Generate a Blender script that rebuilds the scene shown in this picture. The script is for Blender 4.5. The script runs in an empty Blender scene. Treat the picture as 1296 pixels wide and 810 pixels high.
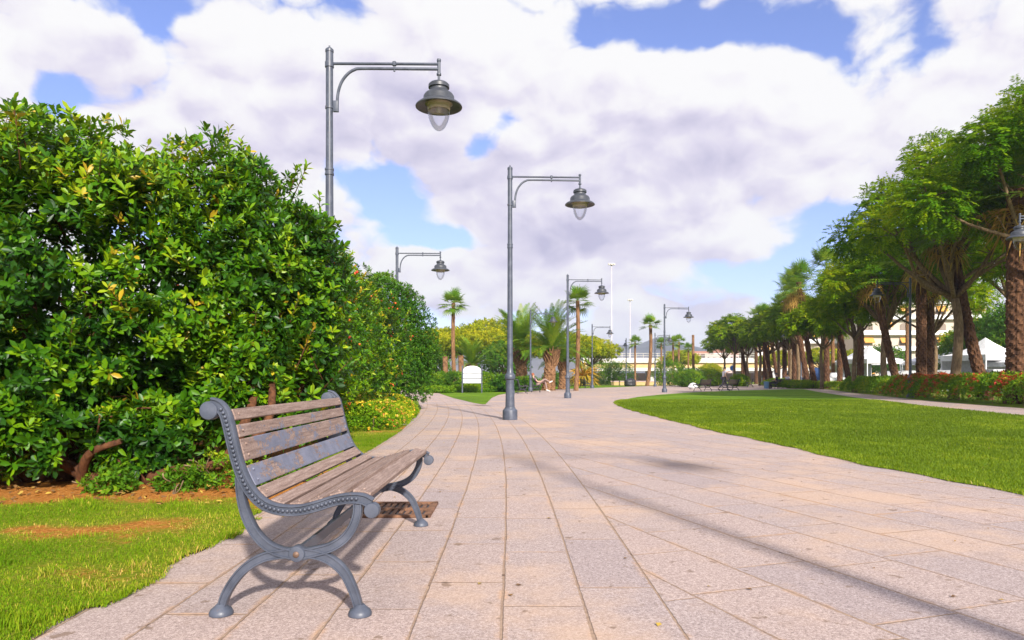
import bpy, bmesh, math, random
import numpy as np
from mathutils import Vector, Matrix
from mathutils.geometry import tessellate_polygon

random.seed(7)
RNG = np.random.default_rng(11)
PI = math.pi
F, H, HY, CX = 900.0, 0.955, 478.0, 648.0
def xat(px, Y): return (px - CX) / F * Y
def zat(py, Y): return H - (py - HY) / F * Y
def gp(px, py):
    Y = F * H / (py - HY)
    return (xat(px, Y), Y)

scene = bpy.context.scene
COL = scene.collection

# ------------------------------------------------------------------ objects
def tag(o, label=None, cat=None, group=None, kind=None):
    if label: o['label'] = label
    if cat: o['category'] = cat
    if group: o['group'] = group
    if kind: o['kind'] = kind
    return o

def empty(name, label, cat, loc=(0, 0, 0), rz=0.0, group=None, scale=1.0):
    o = bpy.data.objects.new(name, None)
    COL.objects.link(o)
    o.location = loc
    o.rotation_euler = (0, 0, rz)
    o.scale = (scale,) * 3
    o.empty_display_size = 0.2
    return tag(o, label, cat, group)

def link(name, me, parent=None):
    o = bpy.data.objects.new(name, me)
    COL.objects.link(o)
    if parent is not None:
        o.parent = parent
    return o

def copy_tree(o, parent=None):
    c = o.copy()
    COL.objects.link(c)
    if parent is not None:
        c.parent = parent
    for ch in list(o.children):
        copy_tree(ch, c)
    return c

def place(proto, used, loc, rz, label, scale=1.0, group=None):
    """first call moves the prototype itself, later calls copy it"""
    if not used:
        o = proto
        used.append(1)
    else:
        o = copy_tree(proto)
    o.location = loc
    o.rotation_euler = (0, 0, rz)
    o.scale = scale if isinstance(scale, tuple) else (scale,) * 3
    o['label'] = label
    if group: o['group'] = group
    return o

# ------------------------------------------------------------------ mesh builder
class MB:
    def __init__(self):
        self.v, self.f, self.m = [], [], []
    def add(self, verts, faces, mat=0):
        b = len(self.v)
        self.v += [tuple(p) for p in verts]
        self.f += [tuple(i + b for i in f) for f in faces]
        self.m += [mat] * len(faces)
    def box(self, c, s, mat=0, rz=0.0, bevel=0.0, rot=None):
        bm = bmesh.new()
        bmesh.ops.create_cube(bm, size=1.0)
        bmesh.ops.scale(bm, vec=s, verts=bm.verts)
        if bevel > 0:
            bmesh.ops.bevel(bm, geom=bm.edges[:], offset=bevel, segments=2, profile=0.6, affect='EDGES')
        M = rot if rot is not None else Matrix.Rotation(rz, 3, 'Z')
        vs = [M @ v.co + Vector(c) for v in bm.verts]
        bm.verts.index_update()
        self.add(vs, [[v.index for v in f.verts] for f in bm.faces], mat)
        bm.free()
    def tube(self, pts, rads, n=8, mat=0, caps=True):
        pts = [Vector(p) for p in pts]
        if not hasattr(rads, '__len__'): rads = [rads] * len(pts)
        vs, fs = [], []
        prev = None
        for i, p in enumerate(pts):
            t = (pts[min(i + 1, len(pts) - 1)] - pts[max(i - 1, 0)])
            if t.length < 1e-9: t = Vector((0, 0, 1))
            t.normalize()
            if prev is None:
                a = Vector((1, 0, 0)) if abs(t.x) < 0.8 else Vector((0, 1, 0))
                u = (a - t * a.dot(t)).normalized()
            else:
                u = (prev - t * prev.dot(t)).normalized()
            prev = u
            w = t.cross(u)
            for k in range(n):
                a = 2 * PI * k / n
                vs.append(p + (u * math.cos(a) + w * math.sin(a)) * rads[i])
        for i in range(len(pts) - 1):
            for k in range(n):
                k2 = (k + 1) % n
                fs.append((i * n + k, i * n + k2, (i + 1) * n + k2, (i + 1) * n + k))
        if caps:
            fs.append(tuple(range(n - 1, -1, -1)))
            e = (len(pts) - 1) * n
            fs.append(tuple(range(e, e + n)))
        self.add(vs, fs, mat)
    def lathe(self, prof, c=(0, 0, 0), n=24, mat=0, caps=True):
        vs, fs = [], []
        for r, z in prof:
            for k in range(n):
                a = 2 * PI * k / n
                vs.append((c[0] + r * math.cos(a), c[1] + r * math.sin(a), c[2] + z))
        for i in range(len(prof) - 1):
            for k in range(n):
                k2 = (k + 1) % n
                fs.append((i * n + k, i * n + k2, (i + 1) * n + k2, (i + 1) * n + k))
        if caps:
            if prof[0][0] > 1e-4: fs.append(tuple(range(n - 1, -1, -1)))
            if prof[-1][0] > 1e-4:
                e = (len(prof) - 1) * n
                fs.append(tuple(range(e, e + n)))
        self.add(vs, fs, mat)
    def sphere(self, c, r, seg=10, rings=6, mat=0):
        if not hasattr(r, '__len__'): r = (r, r, r)
        vs, fs = [(c[0], c[1], c[2] - r[2])], []
        for i in range(1, rings):
            th = -PI / 2 + PI * i / rings
            for k in range(seg):
                a = 2 * PI * k / seg
                vs.append((c[0] + r[0] * math.cos(th) * math.cos(a), c[1] + r[1] * math.cos(th) * math.sin(a), c[2] + r[2] * math.sin(th)))
        vs.append((c[0], c[1], c[2] + r[2]))
        for k in range(seg):
            fs.append((0, 1 + (k + 1) % seg, 1 + k))
        for i in range(rings - 2):
            b = 1 + i * seg
            for k in range(seg):
                k2 = (k + 1) % seg
                fs.append((b + k, b + k2, b + seg + k2, b + seg + k))
        b = 1 + (rings - 2) * seg
        for k in range(seg):
            fs.append((b + k, b + (k + 1) % seg, len(vs) - 1))
        self.add(vs, fs, mat)
    def prism(self, poly, axis, a, b, mat=0):
        """extrude a 2-D polygon along an axis: 'x' poly=(y,z), 'y' poly=(x,z), 'z' poly=(x,y)"""
        def p3(p, t):
            return {'x': (t, p[0], p[1]), 'y': (p[0], t, p[1]), 'z': (p[0], p[1], t)}[axis]
        n = len(poly)
        vs = [p3(p, a) for p in poly] + [p3(p, b) for p in poly]
        tris = tessellate_polygon([[Vector((p[0], p[1], 0)) for p in poly]])
        fs = [tuple(t) for t in tris] + [tuple(i + n for i in reversed(t)) for t in tris]
        fs += [(i, (i + 1) % n, n + (i + 1) % n, n + i) for i in range(n)]
        self.add(vs, fs, mat)
    def build(self, name, mats, parent=None, smooth=False, angle=None):
        me = bpy.data.meshes.new(name)
        me.from_pydata(self.v, [], self.f)
        if not isinstance(mats, (list, tuple)): mats = [mats]
        for m in mats: me.materials.append(m)
        if len(mats) > 1:
            me.polygons.foreach_set('material_index', self.m)
        bm = bmesh.new(); bm.from_mesh(me)
        bmesh.ops.recalc_face_normals(bm, faces=bm.faces[:])
        bm.to_mesh(me); bm.free()
        if smooth or angle:
            me.polygons.foreach_set('use_smooth', [True] * len(me.polygons))
            if angle:
                me.set_sharp_from_angle(angle=math.radians(angle))
        me.update()
        return link(name, me, parent)

def pattern_mesh(name, V, pattern, mats, rnd=None, smooth=False, matidx=None):
    """V: (n,k,3) vertices of n equal pieces; pattern: faces over k vertices"""
    n, k, _ = V.shape
    me = bpy.data.meshes.new(name)
    lens = np.array([len(f) for f in pattern])
    flat = np.array([i for f in pattern for i in f])
    loops = (flat[None, :] + (np.arange(n) * k)[:, None]).ravel()
    tot = np.tile(lens, n)
    start = np.concatenate([[0], np.cumsum(tot)[:-1]])
    me.vertices.add(n * k)
    me.vertices.foreach_set('co', V.astype(np.float32).ravel())
    me.loops.add(len(loops))
    me.loops.foreach_set('vertex_index', loops.astype(np.int32))
    me.polygons.add(len(tot))
    me.polygons.foreach_set('loop_start', start.astype(np.int32))
    me.polygons.foreach_set('loop_total', tot.astype(np.int32))
    if not isinstance(mats, (list, tuple)): mats = [mats]
    for m in mats: me.materials.append(m)
    if matidx is not None:
        me.polygons.foreach_set('material_index', np.repeat(matidx, len(pattern)).astype(np.int32))
    me.update(calc_edges=True)
    if smooth:
        me.polygons.foreach_set('use_smooth', np.ones(len(tot), dtype=bool))
    if rnd is not None:
        at = me.attributes.new('rnd', 'FLOAT', 'POINT')
        at.data.foreach_set('value', np.repeat(rnd, k).astype(np.float32))
    return me

def unit(v): return v / np.maximum(np.linalg.norm(v, axis=-1, keepdims=True), 1e-9)

LEAF_FULL = [(0, 2, 1), (0, 3, 2), (1, 2, 5, 4), (2, 3, 6, 5), (4, 5, 7), (5, 6, 7)]
LEAF_FOLD = [(0, 1, 2), (0, 2, 3)]
def leaf_verts(B, D, N, L, W, full):
    D = unit(D); S = unit(np.cross(D, N)); N = np.cross(S, D)
    L = L[:, None]; W = W[:, None]
    if full:
        return np.stack([B, B + D * L * .36 - S * W * .40, B + D * L * .34 - N * W * .10, B + D * L * .36 + S * W * .40,
                         B + D * L * .70 - S * W * .46 - N * L * .05, B + D * L * .69 - N * (W * .14 + L * .05), B + D * L * .70 + S * W * .46 - N * L * .05, B + D * L - N * L * .16], 1)
    return np.stack([B, B + D * L * .5 - S * W * .5 + N * W * .12, B + D * L - N * L * .12, B + D * L * .5 + S * W * .5 + N * W * .12], 1)


# value noise
_tab = np.random.default_rng(3).random((256, 256))
def vnoise(x, y):
    xi, yi = np.floor(x).astype(int), np.floor(y).astype(int)
    fx, fy = x - xi, y - yi
    fx, fy = fx * fx * (3 - 2 * fx), fy * fy * (3 - 2 * fy)
    g = lambda a, b: _tab[a % 256, b % 256]
    return (g(xi, yi) * (1 - fx) + g(xi + 1, yi) * fx) * (1 - fy) + (g(xi, yi + 1) * (1 - fx) + g(xi + 1, yi + 1) * fx) * fy
def fbm(x, y, o=4):
    s, a, t = 0, 1.0, 0
    for i in range(o):
        s = s + a * vnoise(x * 2 ** i + 17 * i, y * 2 ** i + 31 * i); t += a; a *= .55
    return s / t

# ------------------------------------------------------------------ materials
class NT:
    def __init__(self, tree):
        self.t = tree
        tree.nodes.clear()
    def n(self, typ, ins=None, **props):
        nd = self.t.nodes.new(typ)
        for k, v in props.items(): setattr(nd, k, v)
        if ins:
            for k, v in ins.items(): self.set(nd.inputs[k], v)
        return nd
    def set(self, sock, v):
        if isinstance(v, bpy.types.NodeSocket): self.t.links.new(v, sock)
        elif v is not None:
            if hasattr(sock, 'default_value') and hasattr(sock.default_value, '__len__') and hasattr(v, '__len__') and len(sock.default_value) == 4 and len(v) == 3:
                v = (*v, 1.0)
            sock.default_value = v
    def m(self, op, a, b=None, c=None, clamp=False):
        nd = self.t.nodes.new('ShaderNodeMath'); nd.operation = op; nd.use_clamp = clamp
        for i, v in enumerate((a, b, c)):
            if v is not None: self.set(nd.inputs[i], v)
        return nd.outputs[0]
    def mix(self, f, a, b, mode='MIX'):
        nd = self.t.nodes.new('ShaderNodeMix'); nd.data_type = 'RGBA'; nd.blend_type = mode
        self.set(nd.inputs['Factor'], f); self.set(nd.inputs[6], a); self.set(nd.inputs[7], b)
        return nd.outputs[2]
    def ramp(self, f, stops, interp='LINEAR'):
        nd = self.t.nodes.new('ShaderNodeValToRGB')
        cr = nd.color_ramp; cr.interpolation = interp
        while len(cr.elements) < len(stops): cr.elements.new(0.5)
        for e, (p, c) in zip(cr.elements, stops):
            e.position = p; e.color = (*c, 1) if len(c) == 3 else c
        self.set(nd.inputs[0], f)
        return nd.outputs[0]
    def smooth(self, x, a, b):
        nd = self.t.nodes.new('ShaderNodeMapRange'); nd.interpolation_type = 'SMOOTHSTEP'
        self.set(nd.inputs[0], x); nd.inputs[1].default_value = a; nd.inputs[2].default_value = b
        return nd.outputs[0]
    def noise(self, vec, scale, detail=4, rough=.55, out=0, dist=0.0):
        nd = self.n('ShaderNodeTexNoise', {'Scale': scale, 'Detail': detail, 'Roughness': rough, 'Distortion': dist})
        if vec is not None: self.set(nd.inputs['Vector'], vec)
        return nd.outputs[out]
    def bsdf(self, **kw):
        nd = self.n('ShaderNodeBsdfPrincipled')
        for k, v in kw.items(): self.set(nd.inputs[k.replace('_', ' ')], v)
        return nd
    def bump(self, h, dist=.01, strength=1.0):
        return self.n('ShaderNodeBump', {'Height': h, 'Distance': dist, 'Strength': strength}).outputs[0]
    def out(self, sh, disp=None):
        o = self.n('ShaderNodeOutputMaterial')
        self.t.links.new(sh, o.inputs[0])

def newmat(name):
    m = bpy.data.materials.new(name); m.use_nodes = True
    return m, NT(m.node_tree)

def simple(name, c, rough=.6, metal=0.0, var=.12, scale=6.0, bump=0.0, c2=None, spec=.5):
    m, t = newmat(name)
    co = t.n('ShaderNodeTexCoord').outputs['Object']
    nz = t.noise(co, scale, 5)
    a = tuple(x * (1 - var) for x in c); b = tuple(min(1, x * (1 + var)) for x in (c2 or c))
    col = t.ramp(nz, [(.3, a), (.7, b)])
    kw = dict(Base_Color=col, Roughness=rough, Metallic=metal)
    b_ = t.bsdf(**kw)
    b_.inputs['Specular IOR Level'].default_value = spec
    if bump:
        t.set(b_.inputs['Normal'], t.bump(t.noise(co, scale * 6, 5), bump))
    t.out(b_.outputs[0])
    return m

def foliage(name, stops, transl=.25, rough=.45, spec=.35):
    """colour per leaf from the random attribute; leaf hue differences, with sunlit tops put into some tones"""
    m, t = newmat(name)
    a = t.n('ShaderNodeAttribute', attribute_name='rnd').outputs['Fac']
    col = t.ramp(a, stops)
    b = t.bsdf(Base_Color=col, Roughness=rough)
    b.inputs['Specular IOR Level'].default_value = spec
    tr = t.n('ShaderNodeBsdfTranslucent', {'Color': t.mix(.5, col, (.30, .42, .02))})
    mx = t.n('ShaderNodeMixShader', {0: transl})
    t.t.links.new(b.outputs[0], mx.inputs[1]); t.t.links.new(tr.outputs[0], mx.inputs[2])
    t.out(mx.outputs[0])
    return m

def bark_mat(name, c1, c2, scale=8, bump=.02):
    m, t = newmat(name)
    co = t.n('ShaderNodeTexCoord').outputs['Object']
    mp = t.n('ShaderNodeMapping', {'Vector': co, 'Scale': (1, 1, .25)}).outputs[0]
    nz = t.noise(mp, scale * 2, 6, .65)
    col = t.ramp(nz, [(.3, c1), (.68, c2)])
    b = t.bsdf(Base_Color=col, Roughness=.85)
    b.inputs['Specular IOR Level'].default_value = .2
    t.set(b.inputs['Normal'], t.bump(nz, bump))
    t.out(b.outputs[0])
    return m

M = {}
def metal_mat():
    m, t = newmat('painted_iron')
    co = t.n('ShaderNodeTexCoord').outputs['Object']
    nz = t.noise(co, 9, 6, .65)
    col = t.ramp(nz, [(.25, (.042, .049, .068)), (.5, (.064, .075, .104)), (.75, (.098, .110, .145))])
    w = t.noise(co, 55, 4, .7)
    col = t.mix(t.smooth(w, .68, .78), col, (.20, .19, .19))
    ch = t.smooth(t.noise(co, 16, 8, .78), .63, .68)
    col = t.mix(t.m('MULTIPLY', ch, .65), col, (.17, .085, .045))
    b = t.bsdf(Base_Color=col, Roughness=t.ramp(nz, [(.3, (.34,) * 3), (.7, (.52,) * 3)]), Metallic=0.0)
    t.set(b.inputs['Normal'], t.bump(t.noise(co, 160, 4), .0008, .6))
    t.out(b.outputs[0])
    return m
M['iron'] = metal_mat()
M['iron_head'] = simple('lamp_head_paint', (.045, .050, .062), .45, 0, .25, 7)
M['iron_dark'] = simple('dark_iron', (.035, .035, .04), .5, .3)
M['inner'] = simple('lamp_inside_enamel', (.55, .46, .36), .35, .0, .1)
M['bolt'] = simple('brass_bolt', (.16, .10, .07), .6, .4)
M['rust'] = simple('rusty_cast_iron', (.13, .06, .03), .8, .2, .35, 14, .002, c2=(.2, .1, .055))
M['white'] = simple('white_paint', (.80, .80, .80), .5)
M['mast'] = simple('mast_paint', (.46, .43, .44), .5)
M['white_cloth'] = simple('white_canvas', (.78, .78, .80), .7)
M['cream'] = simple('cream_render', (.52, .44, .36), .8)
M['black'] = simple('black_plastic', (.02, .02, .022), .5)
M['concrete'] = simple('pale_concrete', (.52, .49, .43), .85, 0, .15, .5)
M['bridge_white'] = simple('pale_bridge_paint', (.58, .54, .50), .8)
M['ochre'] = simple('ochre_concrete', (.50, .36, .16), .85, 0, .15, .5)
M['tile_roof'] = simple('clay_tiles', (.34, .15, .09), .8)
M['pink'] = simple('pink_render', (.50, .36, .33), .85)
M['boulder'] = simple('pale_boulder', (.62, .60, .60), .85, 0, .15, 3, .02)
M['darkglass'] = simple('dark_window', (.04, .05, .06), .12)
M['shade_window'] = simple('shaded_opening', (.22, .17, .13), .5)
M['orange_awning'] = simple('orange_awning', (.62, .30, .06), .8)
M['tyre'] = simple('tyre_rubber', (.02, .02, .02), .8)
M['blue_bin'] = simple('blue_bin_plastic', (.10, .20, .32), .5)
M['sign_blue'] = simple('blue_sign', (.05, .20, .55), .4)
M['skin'] = simple('skin', (.50, .29, .20), .5)
M['hair_dark'] = simple('dark_hair', (.02, .014, .01), .6)
M['hair_red'] = simple('auburn_hair', (.28, .08, .03), .6)
M['shirt_white'] = simple('pale_shirt', (.55, .53, .58), .8)
M['trousers'] = simple('dark_trousers', (.05, .045, .06), .8)
M['mauve'] = simple('mauve_top', (.16, .11, .16), .8)
M['pale_skirt'] = simple('pale_leggings', (.26, .17, .15), .8)
M['black_cloth'] = simple('black_cloth', (.018, .018, .022), .8)
M['shoe'] = simple('pale_shoe', (.6, .58, .55), .6)
M['brown_slat'] = simple('dark_brown_slat', (.045, .028, .028), .6)
for k, c in dict(silver=(.45, .46, .48), white=(.7, .7, .7), blue=(.05, .10, .25), dark=(.04, .045, .05)).items():
    M['car_' + k] = simple('car_paint_' + k, c, .25, .2)

def glass_mat():
    m, t = newmat('clear_globe_glass')
    b = t.n('ShaderNodeBsdfTransparent', {'Color': (.93, .94, .97)})
    g = t.n('ShaderNodeBsdfGlossy', {'Color': (.9, .9, .95), 'Roughness': .03})
    fr = t.n('ShaderNodeFresnel', {'IOR': 1.5}).outputs[0]
    f = t.m('MULTIPLY_ADD', fr, .45, .03, clamp=True)
    mx = t.n('ShaderNodeMixShader', {0: f})
    t.t.links.new(b.outputs[0], mx.inputs[1]); t.t.links.new(g.outputs[0], mx.inputs[2])
    t.out(mx.outputs[0])
    return m
M['glass'] = glass_mat()

def slat_mat():
    m, t = newmat('weathered_slat')
    co = t.n('ShaderNodeTexCoord').outputs['Object']
    info = t.n('ShaderNodeObjectInfo').outputs['Random']
    off = t.n('ShaderNodeCombineXYZ', {0: t.m('MULTIPLY', info, 9.), 1: t.m('MULTIPLY', info, 31.), 2: t.m('MULTIPLY', info, 17.)}).outputs[0]
    va = t.n('ShaderNodeVectorMath', {0: co, 1: off}, operation='ADD').outputs[0]
    gr = t.n('ShaderNodeMapping', {'Vector': va, 'Scale': (30, 1.6, 30)}).outputs[0]
    grain = t.noise(gr, 3.2, 7, .7)
    spk_ = t.noise(va, 130, 4, .8)
    wood = t.ramp(t.m('ADD', t.m('MULTIPLY', grain, .55), t.m('MULTIPLY', spk_, .45)), [(.34, (.10, .064, .052)), (.5, (.25, .175, .145)), (.66, (.43, .33, .285))])
    pn = t.noise(t.n('ShaderNodeMapping', {'Vector': va, 'Scale': (1, .45, 1)}).outputs[0], 6.5, 8, .72)
    pf = t.noise(va, 70, 5, .75)
    amount = t.n('ShaderNodeAttribute', attribute_name='paint', attribute_type='OBJECT').outputs['Fac']
    val = t.m('ADD', t.m('ADD', pn, t.m('MULTIPLY', t.m('SUBTRACT', pf, .5), .38)), amount)
    mask = t.smooth(val, .60, .635)
    paint = t.ramp(t.noise(va, 12, 4), [(.3, (.125, .135, .185)), (.7, (.19, .20, .265))])
    col = t.mix(mask, wood, paint)
    b = t.bsdf(Base_Color=col, Roughness=t.m('MULTIPLY_ADD', mask, -.2, .75))
    b.inputs['Specular IOR Level'].default_value = .3
    h = t.m('ADD', t.m('MULTIPLY', grain, .6), t.m('MULTIPLY', mask, .35))
    t.set(b.inputs['Normal'], t.bump(h, .004, .8))
    t.out(b.outputs[0])
    return m
M['slat'] = slat_mat()

def paving_mat():
    m, t = newmat('granite_paving')
    co = t.n('ShaderNodeTexCoord').outputs['Object']
    s = t.n('ShaderNodeSeparateXYZ', {0: co})
    x, y = s.outputs[0], s.outputs[1]
    wob = t.noise(co, 1.3, 3)
    # strip that runs away from the camera and slowly bends, beside a field laid at a slant
    yy = t.m('MAXIMUM', t.m('SUBTRACT', y, 4.0), 0.0)
    u1 = t.m('MULTIPLY_ADD', t.m('POWER', yy, 2.0), .0028, x)
    ang = math.radians(19)
    u2 = t.m('ADD', t.m('MULTIPLY', x, math.cos(ang)), t.m('MULTIPLY', y, math.sin(ang)))
    v2 = t.m('SUBTRACT', t.m('MULTIPLY', y, math.cos(ang)), t.m('MULTIPLY', x, math.sin(ang)))
    zone = t.m('GREATER_THAN', u1, .64)
    def sel(a, b):
        return t.m('ADD', t.m('MULTIPLY', t.m('SUBTRACT', 1.0, zone), a), t.m('MULTIPLY', zone, b))
    u = sel(t.m('DIVIDE', t.m('ADD', u1, .04), .34), t.m('DIVIDE', u2, .44))
    v = sel(y, v2)
    u = t.m('ADD', u, t.m('MULTIPLY', t.m('SUBTRACT', wob, .5), .05))
    row = t.m('FLOOR', u)
    fu = t.m('SUBTRACT', u, row)
    wn = t.n('ShaderNodeTexWhiteNoise', noise_dimensions='2D')
    t.set(wn.inputs['Vector'], t.n('ShaderNodeCombineXYZ', {0: row, 1: t.m('MULTIPLY', zone, 7.3)}).outputs[0])
    rl = t.m('MULTIPLY_ADD', wn.outputs['Value'], .35, .62)
    vv = t.m('ADD', t.m('DIVIDE', v, rl), t.m('MULTIPLY', wn.outputs['Value'], 13.7))
    ci = t.m('FLOOR', vv)
    fv = t.m('SUBTRACT', vv, ci)
    wn2 = t.n('ShaderNodeTexWhiteNoise', noise_dimensions='3D')
    t.set(wn2.inputs['Vector'], t.n('ShaderNodeCombineXYZ', {0: row, 1: ci, 2: zone}).outputs[0])
    tile = wn2.outputs['Value']
    wdt = sel(.34, .44)
    du = t.m('MULTIPLY', t.m('MINIMUM', fu, t.m('SUBTRACT', 1.0, fu)), wdt)
    dv = t.m('MULTIPLY', t.m('MINIMUM', fv, t.m('SUBTRACT', 1.0, fv)), rl)
    dz = t.m('ABSOLUTE', t.m('SUBTRACT', u1, .64))
    edge_n = t.m('MULTIPLY', t.m('SUBTRACT', t.noise(co, 22, 5, .7), .5), .012)
    d = t.m('ADD', t.m('MINIMUM', t.m('MINIMUM', du, dz), t.m('MULTIPLY', dv, 1.25)), edge_n)
    jw = t.m('MULTIPLY_ADD', t.noise(co, 1.1, 3), .010, -.001)
    joint = t.m('SUBTRACT', 1.0, t.smooth(t.m('SUBTRACT', d, jw), -.001, .004))
    gap = t.m('MULTIPLY', joint, t.smooth(t.noise(co, 3.7, 5, .75), .58, .70))
    # granite: speckle, tone per slab, sand rubbed over the edges
    sp = t.noise(co, 85, 3, .9)
    sp2 = t.noise(co, 260, 2, .9)
    spk = t.m('ADD', t.m('MULTIPLY', sp, .55), t.m('MULTIPLY', sp2, .45))
    g = t.ramp(spk, [(.35, (.10, .074, .070)), (.455, (.30, .235, .220)), (.54, (.44, .355, .330)), (.65, (.68, .585, .555))])
    tone = t.ramp(tile, [(.0, (.90, .905, .93)), (.2, (.95, .955, .965)), (.6, (1.0, .985, .965)), (1., (1.05, 1.01, .97))])
    g = t.mix(1.0, g, tone, 'MULTIPLY')
    big = t.noise(co, .55, 6, .65)
    g = t.mix(t.m('MULTIPLY', t.smooth(big, .46, .64), .50), g, (.56, .38, .25))
    st_ = t.smooth(t.noise(co, 1.25, 7, .72), .57, .70)
    g = t.mix(t.m('MULTIPLY', st_, .34), g, (.24, .17, .125))
    grime = t.noise(co, 2.6, 6, .72)
    g = t.mix(t.m('MULTIPLY', t.smooth(grime, .56, .74), .35), g, (.25, .17, .12))
    sand = t.m('MULTIPLY', t.m('SUBTRACT', 1.0, t.smooth(d, .003, .035)), t.smooth(t.noise(co, 2.5, 6, .75), .46, .66))
    g = t.mix(t.m('MULTIPLY', sand, .75), g, (.52, .31, .17))
    spots = t.smooth(t.noise(co, 7.5, 4, .6), .63, .69)
    g = t.mix(t.m('MULTIPLY', spots, .7), g, (.17, .11, .07))
    jc = t.mix(gap, t.ramp(t.noise(co, 30, 4), [(.3, (.24, .16, .115)), (.7, (.40, .285, .20))]), (.08, .05, .035))
    col = t.mix(joint, g, jc)
    b = t.bsdf(Base_Color=col, Roughness=.82)
    b.inputs['Specular IOR Level'].default_value = .25
    hh = t.m('ADD', t.m('MULTIPLY', t.m('SUBTRACT', 1.0, joint), 1.0), t.m('MULTIPLY', spk, .35))
    t.set(b.inputs['Normal'], t.bump(hh, .007, .8))
    t.out(b.outputs[0])
    return m
M['paving'] = paving_mat()

def lawn_mat():
    m, t = newmat('mown_lawn')
    co = t.n('ShaderNodeTexCoord').outputs['Object']
    a = t.noise(co, .35, 5, .6); bnz = t.noise(co, 9, 5, .7); c = t.noise(co, 60, 3, .8)
    f = t.m('ADD', t.m('MULTIPLY', a, .45), t.m('ADD', t.m('MULTIPLY', bnz, .25), t.m('MULTIPLY', c, .3)))
    col = t.ramp(f, [(.36, (.045, .085, .004)), (.48, (.10, .19, .006)), (.58, (.16, .27, .010)), (.7, (.26, .33, .03))])
    b = t.bsdf(Base_Color=col, Roughness=.9); b.inputs['Specular IOR Level'].default_value = .1
    t.set(b.inputs['Normal'], t.bump(c, .03, .8))
    t.out(b.outputs[0])
    return m
M['lawn'] = lawn_mat()

def verge_mat():
    m, t = newmat('patchy_verge')
    co = t.n('ShaderNodeTexCoord').outputs['Object']
    at = t.n('ShaderNodeAttribute', attribute_name='soil').outputs['Fac']
    f = t.noise(co, 40, 5, .75)
    at = t.smooth(t.m('ADD', at, t.m('MULTIPLY', t.m('SUBTRACT', t.noise(co, 13, 7, .8), .5), 1.5)), .22, .78)
    soil = t.ramp(f, [(.3, (.20, .065, .012)), (.5, (.50, .19, .035)), (.7, (.66, .34, .10))])
    turf = t.ramp(f, [(.3, (.09, .14, .005)), (.5, (.17, .24, .008)), (.68, (.36, .32, .05))])
    col = t.mix(at, turf, soil)
    b = t.bsdf(Base_Color=col, Roughness=.95); b.inputs['Specular IOR Level'].default_value = .1
    t.set(b.inputs['Normal'], t.bump(f, .04, .9))
    t.out(b.outputs[0])
    return m
M['verge'] = verge_mat()

def ground_mat():
    m, t = newmat('park_ground')
    co = t.n('ShaderNodeTexCoord').outputs['Object']
    a = t.noise(co, .12, 5); c = t.noise(co, 14, 5, .75)
    f = t.m('ADD', t.m('MULTIPLY', a, .5), t.m('MULTIPLY', c, .5))
    col = t.ramp(f, [(.38, (.075, .13, .008)), (.5, (.14, .21, .012)), (.56, (.22, .22, .04)), (.62, (.34, .22, .10))])
    b = t.bsdf(Base_Color=col, Roughness=.95); b.inputs['Specular IOR Level'].default_value = .1
    t.out(b.outputs[0])
    return m
M['ground'] = ground_mat()
M['asphalt'] = simple('asphalt', (.055, .055, .06), .9, 0, .2, 5)
M['hill'] = simple('hill_scrub', (.07, .085, .085), .95, 0, .5, .006, c2=(.11, .10, .10))

# foliage palettes
M['leaf_arbutus'] = foliage('arbutus_leaf', [(0, (.008, .042, .004)), (.3, (.022, .085, .004)), (.5, (.055, .165, .003)), (.76, (.16, .29, .004)), (.96, (.32, .39, .010)), (1, (.44, .30, .02))], .22, .40, .28)
M['leaf_dark'] = foliage('dark_shrub_leaf', [(0, (.016, .07, .005)), (.5, (.045, .145, .006)), (.9, (.12, .24, .008)), (1, (.26, .30, .015))], .25, .5, .2)
M['grass_verge'] = foliage('verge_blade', [(0, (.07, .15, .003)), (.4, (.13, .25, .005)), (.66, (.24, .32, .010)), (.85, (.48, .40, .06)), (1, (.62, .38, .12))], .35, .7, .1)
M['leaf_tipuana'] = foliage('tipuana_leaf', [(0, (.03, .11, .002)), (.3, (.085, .22, .003)), (.6, (.24, .37, .004)), (1, (.50, .50, .008))], .48, .65, .05)
M['leaf_sunny'] = foliage('sunny_round_tree_leaf', [(0, (.05, .14, .003)), (.4, (.15, .28, .004)), (.75, (.33, .42, .006)), (1, (.52, .50, .01))], .45, .65, .05)  # brighter copy of the tipuana palette, sunlit look of far crowns in the colour
M['leaf_pine'] = foliage('sunny_pine_leaf', [(0, (.12, .19, .006)), (.5, (.29, .34, .010)), (1, (.54, .48, .015))], .35, .7, .12)
M['leaf_hedge'] = foliage('hedge_leaf', [(0, (.03, .10, .005)), (.5, (.09, .21, .007)), (.85, (.20, .32, .009)), (1, (.38, .40, .015))], .3, .6, .15)
M['leaf_yellow'] = foliage('lantana_leaf', [(0, (.04, .12, .005)), (.4, (.11, .25, .006)), (.8, (.25, .35, .010)), (1, (.42, .42, .015))], .3, .7, .12)
M['leaf_palm'] = foliage('palm_frond', [(0, (.04, .12, .006)), (.5, (.11, .24, .010)), (1, (.30, .36, .02))], .3, .5, .25)
M['leaf_dry'] = foliage('dry_frond', [(0, (.22, .10, .025)), (.5, (.42, .23, .04)), (1, (.58, .38, .08))], .2, .7)
M['leaf_agave'] = foliage('sword_leaf', [(0, (.25, .22, .02)), (.5, (.55, .36, .03)), (1, (.65, .25, .02))], .2, .6)
M['flower_mix'] = foliage('lantana_flower', [(0, (.85, .40, .03)), (.35, (.85, .55, .03)), (.6, (.80, .58, .06)), (.8, (.75, .35, .12)), (1, (.85, .15, .05))], .2, .6)
M['flower_red'] = foliage('red_flower', [(0, (.34, .02, .012)), (.6, (.50, .04, .02)), (1, (.60, .13, .04))], .2, .6)
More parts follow.
